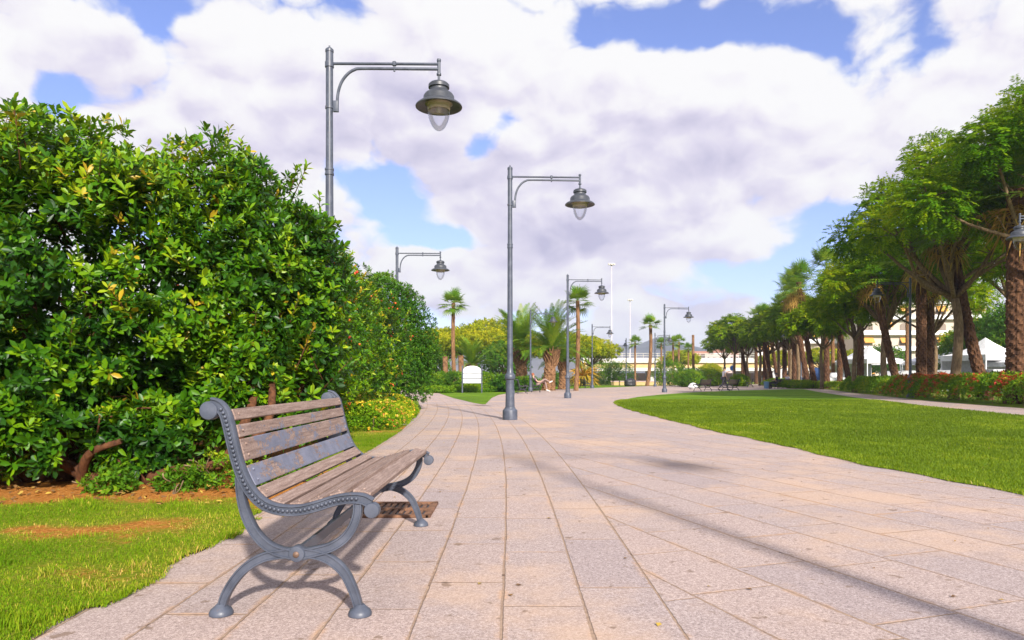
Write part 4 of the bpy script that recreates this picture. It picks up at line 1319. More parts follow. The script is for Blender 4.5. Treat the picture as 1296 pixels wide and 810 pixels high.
for px, Y, s, rz, lb in ((560, 78, 1.05, 0, 'sunny umbrella pine directly beside the dark rounded shrub'), (602, 74, 1.03, 90, 'sunny umbrella pine behind the slender fan palm'),
                         (622, 84, 1.28, 200, 'largest sunny umbrella pine with a dark hollow below'), (545, 96, 1.2, 50, 'distant umbrella pine over the side path'),
                         (710, 72, .92, 300, 'bright yellow green tree behind the feathery date palm'), (748, 84, .95, 120, 'bright yellow green tree next to the sword leaved plant'),
                         (660, 82, 1.0, 150, 'yellow green pine behind the leaning date palm'), (860, 125, .95, 220, 'golden shaggy tree among the distant palms'), (900, 135, .6, 20, 'small golden tree beside the bare palm trunk'), (985, 112, .85, 10, 'golden tree far behind the alley trunks by the bin'), (1040, 108, .9, 60, 'golden tree behind the straight palm of the alley'), (1082, 100, .8, 200, 'golden tree rising over the tents behind the hedge'), (1268, 70, 1.15, 90, 'golden tree behind the largest peaked tent')):
    tree('pine', px, Y, lb, s, rz, GB)
for px, Y, s, rz, lb in ((640, 70, .8, 0, 'dark dense tree in the shade of the umbrella pines'), (1262, 62, 1.15, 60, 'dark dense tree behind the peaked white tent'), (1300, 58, 1.25, 140, 'dark dense tree at the end of the tents behind the thickest palm'),
                         (1225, 72, 1.0, 200, 'dark dense tree beside the apartment block'), (530, 64, .75, 280, 'dense dark tree where the side path disappears'), (1212, 95, 1.0, 40, 'dense green tree in front of the apartment block corner'), (1120, 105, 1.0, 100, 'dense green tree before the middle of the apartment block'), (1340, 66, 1.2, 20, 'dense dark tree past the thickest palm')):
    tree('dense', px, Y, lb, s, rz, 'dense trees around the park')

# mid distance shrubs and hedges
def blob(px, Y, w, h, label, n=900, mat='leaf_hedge', L=.10, W=.058, group='shrubs around the plaza', seed=1, lump=.2, dp=None, name='round_shrub'):
    X = xat(px, Y); r = random.Random(seed); ells = []
    for k in range(3 if w > 1 else 2):
        ells.append(((X + r.uniform(-.45, .45) * w * .5, Y + r.uniform(-.25, .25) * w * .5, h * r.uniform(.44, .52)), (w * .5 * r.uniform(.72, .95), w * .45, h * .5)))
    return shrub(name, label, 'shrub', ells, int(n * 2.6), 5, L, W, M[mat], (X, Y, 0), 2, M['bark_grey'], depth=.45, seed=seed, twigs=6, zmin=.03, bias=None, lump=lump, group=group, trunk_r=.03)
blob(545, 47, 2.3, 1.3, 'rounded green shrub where the side path narrows', 1000, seed=61)
blob(572, 49, 2.6, 1.35, 'wide green shrub behind the near post of the white sign', 1100, seed=62)
blob(618, 49, 2.9, 1.3, 'wide green shrub behind the far post of the white sign', 1200, seed=63)
blob(640, 47, 1.7, 1.15, 'darker shrub beside the empty dark bench', 800, 'leaf_dark', seed=64)
blob(592, 46.8, 3.4, .5, 'low bright ground shrub right at the foot of the white sign', 900, 'leaf_yellow', .07, .04, seed=65)
blob(555, 44.5, 2.2, .45, 'low yellowish ground shrub along the side path', 700, 'leaf_yellow', .07, .04, seed=69)
blob(762, 92, 4.0, 3.3, 'rounded green shrub before the tall white mast', 1500, seed=66)
blob(784, 93, 3.2, 3.1, 'darker rounded shrub touching the shrub before the mast', 1200, 'leaf_dark', seed=67)
blob(846, 82, 3.2, 3.0, 'tall green shrub behind the lamp at the lawn tip', 1200, seed=68)
blob(866, 72, 3.0, 1.8, 'spreading green shrub next to the white boulder', 1000, seed=70)
blob(874, 76, 3.0, 2.1, 'dull olive shrub behind the white boulder', 1000, 'leaf_dark', seed=71)
blob(902, 78, 2.8, 1.8, 'light yellow green shrub between boulder and walking man', 1000, 'leaf_yellow', seed=72)
blob(938, 76, 2.2, 1.3, 'yellow green shrub behind the walking man', 800, 'leaf_yellow', seed=73)
blob(700, 84, 2.8, 1.7, 'green shrub behind the grass strip and date palms', 800, seed=74)
blob(664, 52, 2.0, 1.1, 'reddish edged shrub behind the recliner', 700, 'leaf_dark', seed=75)
blob(985, 72, 3.2, .9, 'low hedge like shrub behind the person in black', 800, 'leaf_hedge', seed=76)
blob(1016, 62, 3.4, .75, 'low olive shrub at the foot of the leaning pair of palms', 800, 'leaf_yellow', seed=77)

def walk_far(y): return float(np.interp(y, [p[1] for p in WALK_FAR], [p[0] for p in WALK_FAR]))
def strip(y0, y1, w):
    ys = np.linspace(y0, y1, 6)
    return [(walk_far(y) + .12, y) for y in ys] + [(walk_far(y) + w, y + .5) for y in ys[::-1]]
bed('red_flower_bed', 'long dense bed of red flowers along the side pavement', 'flower bed', strip(17, 38, 3.4), 1.08, 12000, .10, .055, M['leaf_hedge'], 6500, M['flower_red'], .08, seed=8, edge=.55)
bed('green_hedge', 'loose green hedge between the red flower bed and the palms beyond', 'hedge', strip(38.3, 52, 3.2), .95, 6000, .12, .06, M['leaf_hedge'], 0, seed=9, edge=.5)
bed('olive_bed', 'low olive and yellow planting along the far side pavement', 'flower bed', strip(52.5, 82, 3.0), .55, 3800, .12, .06, M['leaf_yellow'], 0, seed=10, edge=.5)

# ------------------------------------------------------------------ built things
# white sign board
YS = 44
root = empty('notice_board', 'blank white arched notice board on two grey posts', 'sign', (xat(597.5, YS), YS, 0))
w = .55
for s in (-1, 1):
    mb = MB(); mb.box((s * (w + .05), 0, .82), (.075, .075, 1.64), bevel=.008)
    mb.lathe([(.05, 1.64), (.05, 1.67), (.02, 1.70)], (s * (w + .05), 0, 0), 10)
    mb.build('post', M['iron'], root)
mb = MB()
arc = [(-w, .62), (w, .62), (w, 1.42)] + [(w * math.cos(a) * 1.0, 1.42 + .27 * math.sin(a)) for a in np.linspace(.12, PI - .12, 13)] + [(-w, 1.42)]
mb.prism(arc, 'y', -.02, .02)
pn = mb.build('panel', M['white'], root)
mb = MB()
for z in (.91, 1.20): mb.box((0, -.024, z), (2 * w, .012, .05))
mb.build('divider', M['iron'], pn)

# masts
def mast(px, Y, h, r, label):
    root = empty('light_mast', label, 'light mast', (xat(px, Y), Y, 0), group='tall white light masts')
    mb = MB(); mb.lathe([(r * 1.6, 0), (r * 1.6, .25), (r, .3), (r * .55, h)], n=12); mb.build('pole', M['mast'], root, smooth=True)
    mb = MB(); mb.lathe([(r * 1.1, h - .4), (r * 2.4, h - .3), (r * 2.4, h - .15), (r * .6, h)], n=14)
    mb.box((0, 0, h + .05), (r * 6, .2, .14)); mb.build('crossbar', M['mast'], root)
    for s in (-1, 0, 1):
        mb = MB(); mb.box((s * r * 3.2, -.25, h - .15), (r * 2.2, .5, .34), bevel=.04); mb.build('floodlight', M['concrete'], root)
mast(774, 150, 25.0, .17, 'tallest white floodlight mast rising over the overpass')
mast(797.5, 175, 20.2, .15, 'shorter white floodlight mast beside the taller one')

# overpass
YO = 150
root = empty('overpass', 'long pale concrete overpass with railing crossing behind the park', 'bridge', (30, YO, 0))
x0, x1 = 15, 66
def zz(py): return zat(py, YO)
def span(name, za, zb, ya, yb, mat, par=root):
    mb = MB(); mb.box(((x0 + x1) / 2 - 30, (ya + yb) / 2 - YO, (za + zb) / 2), (x1 - x0, yb - ya, zb - za)); return mb.build(name, mat, par)
span('parapet', zz(459), zz(453), YO, YO + .4, M['bridge_white'])
span('deck', zz(466), zz(459.3), YO + .6, YO + 9, M['ochre'])
span('ledge', zz(469.5), zz(465.5), YO - .6, YO + .5, M['bridge_white'])
mb = MB()
for k in range(34):
    mb.box((x0 + (k + .5) * 1.5 - 30, .2, (zz(453) + zz(447)) / 2), (.07, .07, zz(447) - zz(453)))
for py in (447.3, 450): mb.box(((x0 + x1) / 2 - 30, .2, zz(py)), (x1 - x0, .06, .07))
mb.build('railing', M['concrete'], root)
for k in range(5):
    mb = MB(); mb.box((x0 + 5 + k * 10 - 30, 4.5, zz(466) / 2), (1.0, 6, zz(466)), bevel=.1); mb.build('pier', M['concrete'], root)
root = empty('embankment_wall', 'shaded pale wall under the overpass', 'wall', (65, 162, 0))
mb = MB(); mb.box((0, 0, 1.0), (100, 1, 2.0)); mb.build('wall_face', M['pink'], root)  # pink render stands in for the pinkish shade under the deck
for k in range(14):
    mb = MB(); mb.box((-46 + k * 7, -.52, 1.0), (.35, .12, 2.0)); mb.build('pilaster', M['ochre'], root)

# town beyond the overpass
def house(x, Y, w, d, h, mat, label, floors=2, flat=False, rz=0, cat='house', name='town_house', group='houses beyond the overpass'):
    root = empty(name, label, cat, (x, Y, 0), math.radians(rz), group=group)
    mb = MB(); mb.box((0, d / 2, h / 2), (w, d, h)); mb.build('wall', mat, root)
    mb = MB()
    if flat: mb.box((0, d / 2, h + .15), (w + .4, d + .4, .3))
    else: mb.prism([(-.4, h), (d / 2, h + w * .16), (d + .4, h)], 'x', -w / 2 - .3, w / 2 + .3)
    mb.build('roof', M['tile_roof'] if not flat else M['concrete'], root)
    n = max(2, int(w / 3.2))
    for f in range(floors):
        for k in range(n):
            mb = MB(); mb.box((-w / 2 + (k + .5) * w / n, -.02, (f + .55) * h / floors), (1.1, .08, 1.4)); mb.build('window', M['darkglass'], root)
    return root
for i, (px, Y, w, h, mt, fl, flat) in enumerate([(872, 420, 20, 13, 'pink', 3, 0), (893, 440, 16, 15, 'cream', 3, 0), (908, 400, 14, 14, 'pink', 3, 1), (922, 430, 18, 16, 'white', 3, 0), (940, 410, 16, 14.5, 'pink', 3, 0), (957, 440, 20, 16, 'cream', 4, 0), (975, 400, 16, 15, 'pink', 3, 1), (995, 420, 18, 17, 'cream', 4, 0)]):
    house(xat(px, Y), Y, w, 10, h, M[mt], ['pink tiled house at the end of the row by the bare palm', 'cream tiled house beyond the overpass beside the pink ones', 'flat roofed pink house over the overpass railing', 'white tiled house in the hillside row beyond the overpass', 'pink tiled house above the walking man', 'broad cream tiled house behind the last round tree', 'flat roofed pink house behind the alley end', 'tall cream house behind the far alley palms'][i], fl, bool(flat))
house(xat(647, 96), 96, 3.4, 5, 2.9, M['white'], 'low white building glimpsed behind the date palm trunks', 1, True, cat='building', name='white_building', group='pale buildings')

def apartment(x, Y, w, h, floors, label, rz=0):
    root = empty('apartment_block', label, 'building', (x, Y, 0), math.radians(rz), group='cream apartment blocks')
    mb = MB(); mb.box((0, 6, h / 2), (w, 12, h)); mb.build('wall', M['cream'], root)
    mb = MB(); mb.box((0, 6, h + .25), (w + .8, 12.8, .5)); mb.build('cornice', M['white'], root)
    n = int(w / 3.6); fh = h / floors
    for f in range(floors):
        for k in range(n):
            cx = -w / 2 + (k + .5) * w / n; z = f * fh
            mb = MB()
            poly = [(cx - 1.0, z + .5), (cx + 1.0, z + .5), (cx + 1.0, z + fh * .62)] + [(cx + math.cos(a), z + fh * .62 + .55 * math.sin(a)) for a in np.linspace(.3, PI - .3, 7)] + [(cx - 1.0, z + fh * .62)]
            mb.prism(poly, 'y', -.06, .04)
            wd = mb.build('window', M['shade_window'], root)
            if (f + k) % 2 == 0:
                mb = MB(); mb.prism([(-.9, z + fh * .55), (-.05, z + fh * .88), (-.05, z + fh * .80), (-.85, z + fh * .50)], 'x', cx - 1.05, cx + 1.05)
                mb.build('awning', M['orange_awning'], wd)
        mb = MB(); mb.box((0, -.55, f * fh + .12), (w, 1.1, .2)); mb.box((0, -1.05, f * fh + .55), (w, .08, .75)); mb.build('balcony', M['white'], root)
apartment(xat(1168, 150), 150, 27, 16.5, 5, 'cream apartment block with orange awnings seen between alley palms')
apartment(xat(1030, 160), 160, 26, 11.5, 4, 'lower cream apartment block behind the leaning pair of palms')

# tents
def make_tent():
    root = empty('market_tent', 'x', 'tent', group='white market tents')
    mb = MB(); e = 1.6
    V = [(-e, -e, 2.1), (e, -e, 2.1), (e, e, 2.1), (-e, e, 2.1), (0, 0, 3.15)]
    sag = []
    for a, b in ((0, 1), (1, 2), (2, 3), (3, 0)):
        p, q, t = Vector(V[a]), Vector(V[b]), Vector(V[4])
        rows = []
        for i in range(6):
            k = i / 5
            rows.append([p.lerp(q, j / 6).lerp(t, k) - Vector((0, 0, .22 * math.sin(PI * k))) for j in range(7)])
        vs = [v for r in rows for v in r]
        mb.add(vs, [(i * 7 + j, i * 7 + j + 1, (i + 1) * 7 + j + 1, (i + 1) * 7 + j) for i in range(5) for j in range(6)])
        mb.add([p, q, q - Vector((0, 0, .32)), p - Vector((0, 0, .32))], [(0, 1, 2, 3)])
    mb.build('canopy', M['white_cloth'], root)
    for sx in (-1, 1):
        for sy in (-1, 1):
            mb = MB(); mb.box((sx * (e - .05), sy * (e - .05), 1.05), (.06, .06, 2.1)); mb.build('pole', M['white'], root)
    mb = MB(); mb.add([(-e + .05, e - .1, 0), (e - .05, e - .1, 0), (e - .05, e - .1, 2.0), (-e + .05, e - .1, 2.0)], [(0, 1, 2, 3)]); mb.build('back_sheet', M['white_cloth'], root)
    return root
tent = make_tent(); te = []
for px, Y, rz, s, lb in ((1247, 50, 12, 1.2, 'largest peaked white tent behind the strongly leaning palm'), (1207, 66, 5, 1.25, 'white tent by the forked tree trunk'), (1222, 58, 20, .8, 'small white tent just beside the largest peaked tent'),
                         (1100, 70, 15, 1.3, 'white tent between palms behind the green hedge'), (1086, 82, 0, 1.35, 'farther white tent behind the green hedge'), (1176, 78, 30, 1.3, 'white tent half hidden by the upright palm near the lamp'), (1290, 48, 8, .95, 'white tent touching the thickest palm trunk')):
    place(tent, te, (xat(px, Y), Y, 0), math.radians(rz), lb, s, 'white market tents')

# cars
def make_car(paint, van=False):
    root = empty('parked_van' if van else 'parked_car', 'x', 'van' if van else 'car', group='vehicles parked behind the alley')
    prof = [(-2.1, .35), (-2.15, .75), (-2.0, .95), (-1.55, 1.02), (-1.2, 1.45), (.7, 1.48), (1.35, 1.0), (2.0, .88), (2.15, .65), (2.1, .35)] if not van else \
           [(-2.4, .35), (-2.45, 1.2), (-2.35, 2.0), (1.2, 2.0), (1.75, 1.3), (2.35, 1.1), (2.45, .7), (2.4, .35)]
    mb = MB()
    n = len(prof); W = .86
    vs = []
    for sy in (-1, 1):
        for x, z in prof:
            vs.append((x, sy * (W if z < 1.05 else W - .13 * (z - 1.05) / .45), z))
    tris = tessellate_polygon([[Vector((p[0], p[1], 0)) for p in prof]])
    mb.add(vs, [tuple(t) for t in tris] + [tuple(i + n for i in t) for t in tris] + [(i, (i + 1) % n, n + (i + 1) % n, n + i) for i in range(n)])
    body = mb.build('body', paint, root, angle=40)
    mb = MB()
    win = [(-1.40, 1.06), (-1.12, 1.40), (.62, 1.42), (1.10, 1.05)] if not van else [(.2, 1.3), (.2, 1.85), (1.15, 1.85), (1.5, 1.3)]
    for sy in (-1, 1): mb.prism(win, 'y', sy * .80, sy * (.868 if van else .835))
    mb.build('side_window', M['darkglass'], root)
    for x in (-1.35, 1.35):
        for sy in (-1, 1):
            mb = MB(); disc_y(mb, (x, .32), .32, .2, sy * .80, 16, .0); w_ = mb.build('wheel', M['tyre'], root)
            mb = MB(); disc_y(mb, (x, .32), .19, .03, sy * .905, 12, .005); mb.build('rim', M['car_silver'], w_)
    for sy in (-1, 1):
        mb = MB(); mb.box((2.12 if not van else 2.42, sy * .62, .72), (.10, .30, .14), bevel=.02); mb.build('headlight', M['white'], root)
    return root
cars = {}
for px, Y, kind, rz, lb in ((1128, 56, 'silver', 64, 'silver car parked beside the bent palm and tents'), (1155, 52, 'white', 62, 'white car parked behind the alley lamp'), (1192, 49, 'silver', 66, 'silver car parked by the forked tree'),
                            (1268, 44, 'white', 70, 'white car under the largest peaked tent'), (1038, 76, 'vanblue', 64, 'dark blue van parked behind the straight palm'), (1015, 82, 'dark', 64, 'dark car parked by the leaning pair of palms'),
                            (1062, 72, 'white', 64, 'white car parked near the slim pale palm'), (988, 92, 'vanwhite', 64, 'white van parked far along the alley')):
    van = kind.startswith('van'); key = kind.replace('van', '')
    if kind not in cars: cars[kind] = (make_car(M['car_' + key], van), [])
    place(cars[kind][0], cars[kind][1], (xat(px, Y), Y, .004), math.radians(rz), lb, 1.0, 'vehicles parked behind the alley')

# boulder, bin, road sign
def rock(px, Y, r, label, mat, seed):
    bm = bmesh.new(); bmesh.ops.create_icosphere(bm, subdivisions=4, radius=1)
    rng = random.Random(seed); ph = [rng.uniform(0, 6) for _ in range(6)]
    for v in bm.verts:
        c = v.co; k = 1 + .09 * math.sin(3 * c.x + ph[0]) * math.sin(2.5 * c.y + ph[1]) + .06 * math.sin(6 * c.z + ph[2]) + .03 * math.sin(9 * c.x + 7 * c.y + ph[3])
        v.co = Vector((c.x * r * 1.1 * k, c.y * r * k, max(-.05, (c.z * .85 + .6) * r * k)))
    me = bpy.data.meshes.new('boulder'); bm.to_mesh(me); bm.free(); me.materials.append(mat)
    me.polygons.foreach_set('use_smooth', [True] * len(me.polygons))
    o = link('boulder', me); o.location = (xat(px, Y), Y, 0)
    tag(o, label, 'boulder')
rock(877, 58.5, .34, 'pale rounded white boulder in front of the olive shrub', M['boulder'], 3)
rock(797, 78, .62, 'dark low rounded boulder near the shorter slim palm', M['iron_dark'], 5)

root = empty('litter_bin', 'light blue litter bin beside the seated person in black', 'litter bin', (xat(970, 60), 60, .004), scale=.72)
mb = MB(); mb.lathe([(.26, .05), (.30, .82), (.31, .84), (.27, .86), (.25, .60)], n=18); mb.build('body', M['blue_bin'], root, angle=40)
mb = MB(); mb.box((.36, 0, .5), (.06, .06, 1.0)); mb.build('post', M['iron_dark'], root)
root = empty('road_sign', 'round blue road sign on a thin post beyond the walking man', 'road sign', (xat(927, 100), 100, 0))
mb = MB(); mb.lathe([(.04, 0), (.04, 2.9)], n=10); mb.build('post', M['concrete'], root)
mb = MB(); disc_y(mb, (0, 2.3), .42, .04, -.08, 24, .0); sp = mb.build('disc', M['white'], root)
mb = MB(); disc_y(mb, (0, 2.3), .33, .02, -.112, 24, .0); mb.build('blue_face', M['sign_blue'], sp)

# low curb wall of tan stone in the middle distance
root = empty('garden_wall', 'low tan garden wall in front of the overpass palms', 'wall', (xat(812, 88), 88, 0))
mb = MB(); mb.box((0, 0, .22), (7.5, .5, .44), bevel=.03); mb.build('wall_body', M['ochre'], root)
mb = MB(); mb.box((0, 0, .50), (7.7, .6, .11), bevel=.02); mb.build('coping', M['pink'], root)

# ------------------------------------------------------------------ people
def skin_mesh(name, J, edges, mat, parent, sub=2, root_j=0):
    names = list(J); me = bpy.data.meshes.new(name)
    me.from_pydata([J[k][0] for k in names], [(names.index(a), names.index(b)) for a, b in edges], [])
    o = bpy.data.objects.new(name, me); COL.objects.link(o)
    md = o.modifiers.new('s', 'SKIN'); md.use_smooth_shade = True
    for i, k in enumerate(names):
        r = J[k][1]; r = r if hasattr(r, '__len__') else (r, r)
        me.skin_vertices[0].data[i].radius = r
        me.skin_vertices[0].data[i].use_root = (i == root_j)
    o.modifiers.new('d', 'SUBSURF').levels = sub
    dg = bpy.context.evaluated_depsgraph_get()
    m2 = bpy.data.meshes.new_from_object(o.evaluated_get(dg))
    bpy.data.objects.remove(o); bpy.data.meshes.remove(me)
    m2.name = name; m2.materials.clear(); m2.materials.append(mat)
    m2.polygons.foreach_set('use_smooth', [True] * len(m2.polygons))
    return link(name, m2, parent)

def person(label, loc, rz, J, top, bottom, hair, shoe='black', sleeve=.55, group=None, scale=1.0):
    """J: pelvis chest neck head and l/r shoulder elbow wrist hip knee ankle toe"""
    V = {k: Vector(v) for k, v in J.items()}
    root = empty('person', label, 'person', loc, math.radians(rz), scale=scale)
    B = {'pelvis': (V['pelvis'], (.13, .10)), 'waist': (V['pelvis'].lerp(V['chest'], .45), (.12, .09)), 'chest': (V['chest'], (.15, .10)), 'neck': (V['neck'], .052),
         'jaw': (V['neck'].lerp(V['head'], .55), (.062, .07)), 'head': (V['head'], (.078, .092)), 'crown': (V['head'] + (V['head'] - V['neck']).normalized() * .09, (.06, .07))}
    E = [('pelvis', 'waist'), ('waist', 'chest'), ('chest', 'neck'), ('neck', 'jaw'), ('jaw', 'head'), ('head', 'crown')]
    S = {k: (B[k][0], tuple(x * 1.12 for x in B[k][1])) for k in ('pelvis', 'waist', 'chest')}; S['collar'] = (V['chest'].lerp(V['neck'], .6), (.075, .07))
    SE = [('pelvis', 'waist'), ('waist', 'chest'), ('chest', 'collar')]
    T = {'pelvis': (V['pelvis'], (.145, .118))}; TE = []
    for s in 'lr':
        B[s + 'sh'] = (V[s + 'shoulder'], .056); B[s + 'el'] = (V[s + 'elbow'], .040); B[s + 'wr'] = (V[s + 'wrist'], .027)
        E += [('chest', s + 'sh'), (s + 'sh', s + 'el'), (s + 'el', s + 'wr')]
        d = (V[s + 'wrist'] - V[s + 'elbow']).normalized()
        palm = V[s + 'wrist'] + d * .07
        B[s + 'palm'] = (palm, (.034, .018)); E.append((s + 'wr', s + 'palm'))
        sd = d.cross(Vector((0, 0, 1)));  sd = sd.normalized() if sd.length > .1 else Vector((0, 1, 0))
        for i, (o_, L) in enumerate(((-.027, .07), (-.009, .085), (.009, .08), (.027, .065))):
            a = palm + d * .03 + sd * o_; b = a + d * L * .7 - Vector((0, 0, .02))
            B[f'{s}f{i}'] = (a, .009); B[f'{s}g{i}'] = (b, .008); E += [(s + 'palm', f'{s}f{i}'), (f'{s}f{i}', f'{s}g{i}')]
        th = V[s + 'wrist'] + d * .03 + sd * .045; B[s + 'th'] = (th, .010); B[s + 'th2'] = (th + d * .045 + sd * .01, .008)
        E += [(s + 'wr', s + 'th'), (s + 'th', s + 'th2')]
        B[s + 'hip'] = (V[s + 'hip'], .088); B[s + 'kn'] = (V[s + 'knee'], .058); B[s + 'ca'] = (V[s + 'knee'].lerp(V[s + 'ankle'], .35), .056); B[s + 'an'] = (V[s + 'ankle'], .037); B[s + 'to'] = (V[s + 'toe'], (.036, .025))
        E += [('pelvis', s + 'hip'), (s + 'hip', s + 'kn'), (s + 'kn', s + 'ca'), (s + 'ca', s + 'an'), (s + 'an', s + 'to')]
        S[s + 'sh'] = (V[s + 'shoulder'], .068); S[s + 'sl'] = (V[s + 'shoulder'].lerp(V[s + 'elbow'], sleeve), .056)
        SE += [('chest', s + 'sh'), (s + 'sh', s + 'sl')]
        T[s + 'hip'] = (V[s + 'hip'], .10); T[s + 'kn'] = (V[s + 'knee'], .070); T[s + 'an'] = (V[s + 'knee'].lerp(V[s + 'ankle'], .93), .055)
        TE += [('pelvis', s + 'hip'), (s + 'hip', s + 'kn'), (s + 'kn', s + 'an')]
    body = skin_mesh('body', B, E, M['skin'], root)
    skin_mesh('shirt', S, SE, M[top], root); skin_mesh('trousers', T, TE, M[bottom], root)
    up = (V['head'] - V['neck']).normalized(); f = Vector((1, 0, 0)); f = (f - up * f.dot(up)).normalized(); sd = up.cross(f)
    R = Matrix((f, sd, up)).transposed()
    mb = MB(); mb.sphere((0, 0, 0), (.100, .092, .105), 14, 10)
    mb.v = [tuple(R @ (Vector(v) + Vector((-.022, 0, .035))) + V['head']) for v in mb.v]
    mb.build('hair', M[hair], root, smooth=True)
    mb = MB(); hd = V['head']
    def at(a, b, c): return R @ Vector((a, b, c)) + hd
    mb.sphere(at(.096, 0, -.02), (.018, .014, .022), 8, 6)
    for s in (-1, 1): mb.sphere(at(0, s * .084, -.02), (.018, .012, .03), 8, 6)
    mb.build('nose_and_ears', M['skin'], root, smooth=True)
    mb = MB()
    for s in (-1, 1): mb.sphere(at(.083, s * .033, .0), (.012, .013, .009), 8, 6)
    mb.box(at(.084, 0, -.065), (.012, .045, .010)); mb.build('eyes_and_mouth', M['hair_dark'], root)
    for s in 'lr':
        a, t = V[s + 'ankle'], V[s + 'toe']
        mb = MB(); mb.tube([a + (a - t) * .35 + Vector((0, 0, -.03)), a.lerp(t, .3) + Vector((0, 0, -.01)), t + (t - a) * .2], [.045, .052, .035], 10)
        mb.build('shoe', M[shoe] if shoe in M else M['black'], root, smooth=True)
    return root
# walking man, facing +x in his own frame
walk = dict(pelvis=(0, 0, .93), chest=(.06, 0, 1.32), neck=(.08, 0, 1.50), head=(.12, 0, 1.64), lshoulder=(.07, .19, 1.42), lelbow=(.30, .24, 1.30), lwrist=(.56, .22, 1.40), rshoulder=(.07, -.19, 1.42), relbow=(.02, -.27, 1.14), rwrist=(.16, -.26, .92),
            lhip=(0, .10, .90), lknee=(.28, .10, .52), lankle=(.40, .10, .10), ltoe=(.56, .10, .04), rhip=(0, -.10, .90), rknee=(-.10, -.10, .48), rankle=(-.42, -.10, .16), rtoe=(-.34, -.10, .03))
person('man in a pale T-shirt and dark trousers striding past the bench', (xat(915.5, 52.3), 52.3, .005), 8, walk, 'shirt_white', 'trousers', 'hair_dark')
rec = dict(pelvis=(.02, 0, .55), chest=(-.20, 0, .84), neck=(-.30, 0, .98), head=(-.30, 0, 1.13), lshoulder=(-.22, .18, .92), lelbow=(-.05, .24, .70), lwrist=(.16, .16, .72), rshoulder=(-.22, -.18, .92), relbow=(-.02, -.24, .68), rwrist=(.20, -.14, .70),
           lhip=(.05, .10, .55), lknee=(.48, .12, .74), lankle=(.60, .11, .36), ltoe=(.66, .11, .10), rhip=(.05, -.10, .56), rknee=(.46, -.06, .86), rankle=(.80, -.02, .66), rtoe=(.95, -.02, .72))
rec['lankle'] = (.62, .11, .14); rec['ltoe'] = (.80, .11, .05)
person('person with auburn hair and mauve top reclining cross legged on a bench', (xat(680, 47.2) + .02, 46.95, .005), 0, rec, 'mauve', 'pale_skirt', 'hair_red', 'shoe')
sit = dict(pelvis=(0, 0, .54), chest=(-.06, 0, .92), neck=(-.05, 0, 1.10), head=(-.01, 0, 1.24), lshoulder=(-.06, .19, 1.02), lelbow=(.06, .24, .76), lwrist=(.28, .14, .70), rshoulder=(-.06, -.19, 1.02), relbow=(.06, -.24, .76), rwrist=(.28, -.14, .70),
           lhip=(.04, .10, .53), lknee=(.46, .13, .54), lankle=(.48, .13, .10), ltoe=(.62, .13, .04), rhip=(.04, -.10, .53), rknee=(.46, -.12, .54), rankle=(.40, -.12, .10), rtoe=(.54, -.12, .04))
person('person dressed in black sitting on the bench by the blue bin', (xat(982, 62) + .02, 62, .005), 150, sit, 'black_cloth', 'black_cloth', 'hair_dark')
person('person in a pale top sitting opposite the blue litter bin', (xat(997, 66), 66, .005), 25, sit, 'shirt_white', 'trousers', 'hair_dark')

# ------------------------------------------------------------------ camera, sun, sky
cam = bpy.data.cameras.new('camera'); co = bpy.data.objects.new('camera', cam); COL.objects.link(co)
co.location = (0, 0, H); co.rotation_euler = (PI / 2, 0, 0)
cam.sensor_width = 36; cam.lens = 36 * F / 1296; cam.shift_y = (HY - 405) / 1296
cam.clip_start = .05; cam.clip_end = 20000
scene.camera = co

ELEV = math.radians(29.7); AZ = math.radians(17.5)      # sun behind the camera, a little to its right
sd = Vector((math.sin(AZ) * math.cos(ELEV), -math.cos(AZ) * math.cos(ELEV), math.sin(ELEV)))
sun = bpy.data.lights.new('sun', 'SUN'); so = bpy.data.objects.new('sun', sun); COL.objects.link(so)
sun.energy = 5.0; sun.angle = math.radians(2.2); sun.color = (1.0, .93, .84)
so.rotation_euler = sd.to_track_quat('Z', 'Y').to_euler()
so.location = (0, 0, 30)

w = bpy.data.worlds.new('World'); scene.world = w; w.use_nodes = True
t = NT(w.node_tree)
sky = t.n('ShaderNodeTexSky', sky_type='NISHITA', sun_disc=False, sun_elevation=ELEV, sun_rotation=math.atan2(sd.x, sd.y), air_density=1.0, dust_density=.6, ozone_density=1.6)
dirv = t.n('ShaderNodeTexCoord').outputs['Generated']
sp = t.n('ShaderNodeSeparateXYZ', {0: dirv})
az = t.m('ARCTAN2', sp.outputs[0], sp.outputs[1]); el = t.m('ARCSINE', sp.outputs[2])
def blobs(L):
    acc = None
    for px, py, sx, sy, amp in L:
        a0 = math.atan((px - CX) / F); e0 = math.atan((HY - py) / F * math.cos(a0)); sa, se = sx / F * math.cos(a0) ** 2, sy / F
        u = t.m('MULTIPLY', t.m('SUBTRACT', az, a0), 1 / sa); v = t.m('MULTIPLY', t.m('SUBTRACT', el, e0), 1 / se)
        r2 = t.m('MULTIPLY_ADD', u, u, t.m('MULTIPLY', v, v))
        acc_i = t.m('MULTIPLY', t.m('EXPONENT', t.m('MULTIPLY', r2, -1.0)), amp)
        acc = acc_i if acc is None else t.m('ADD', acc, acc_i)
    return acc
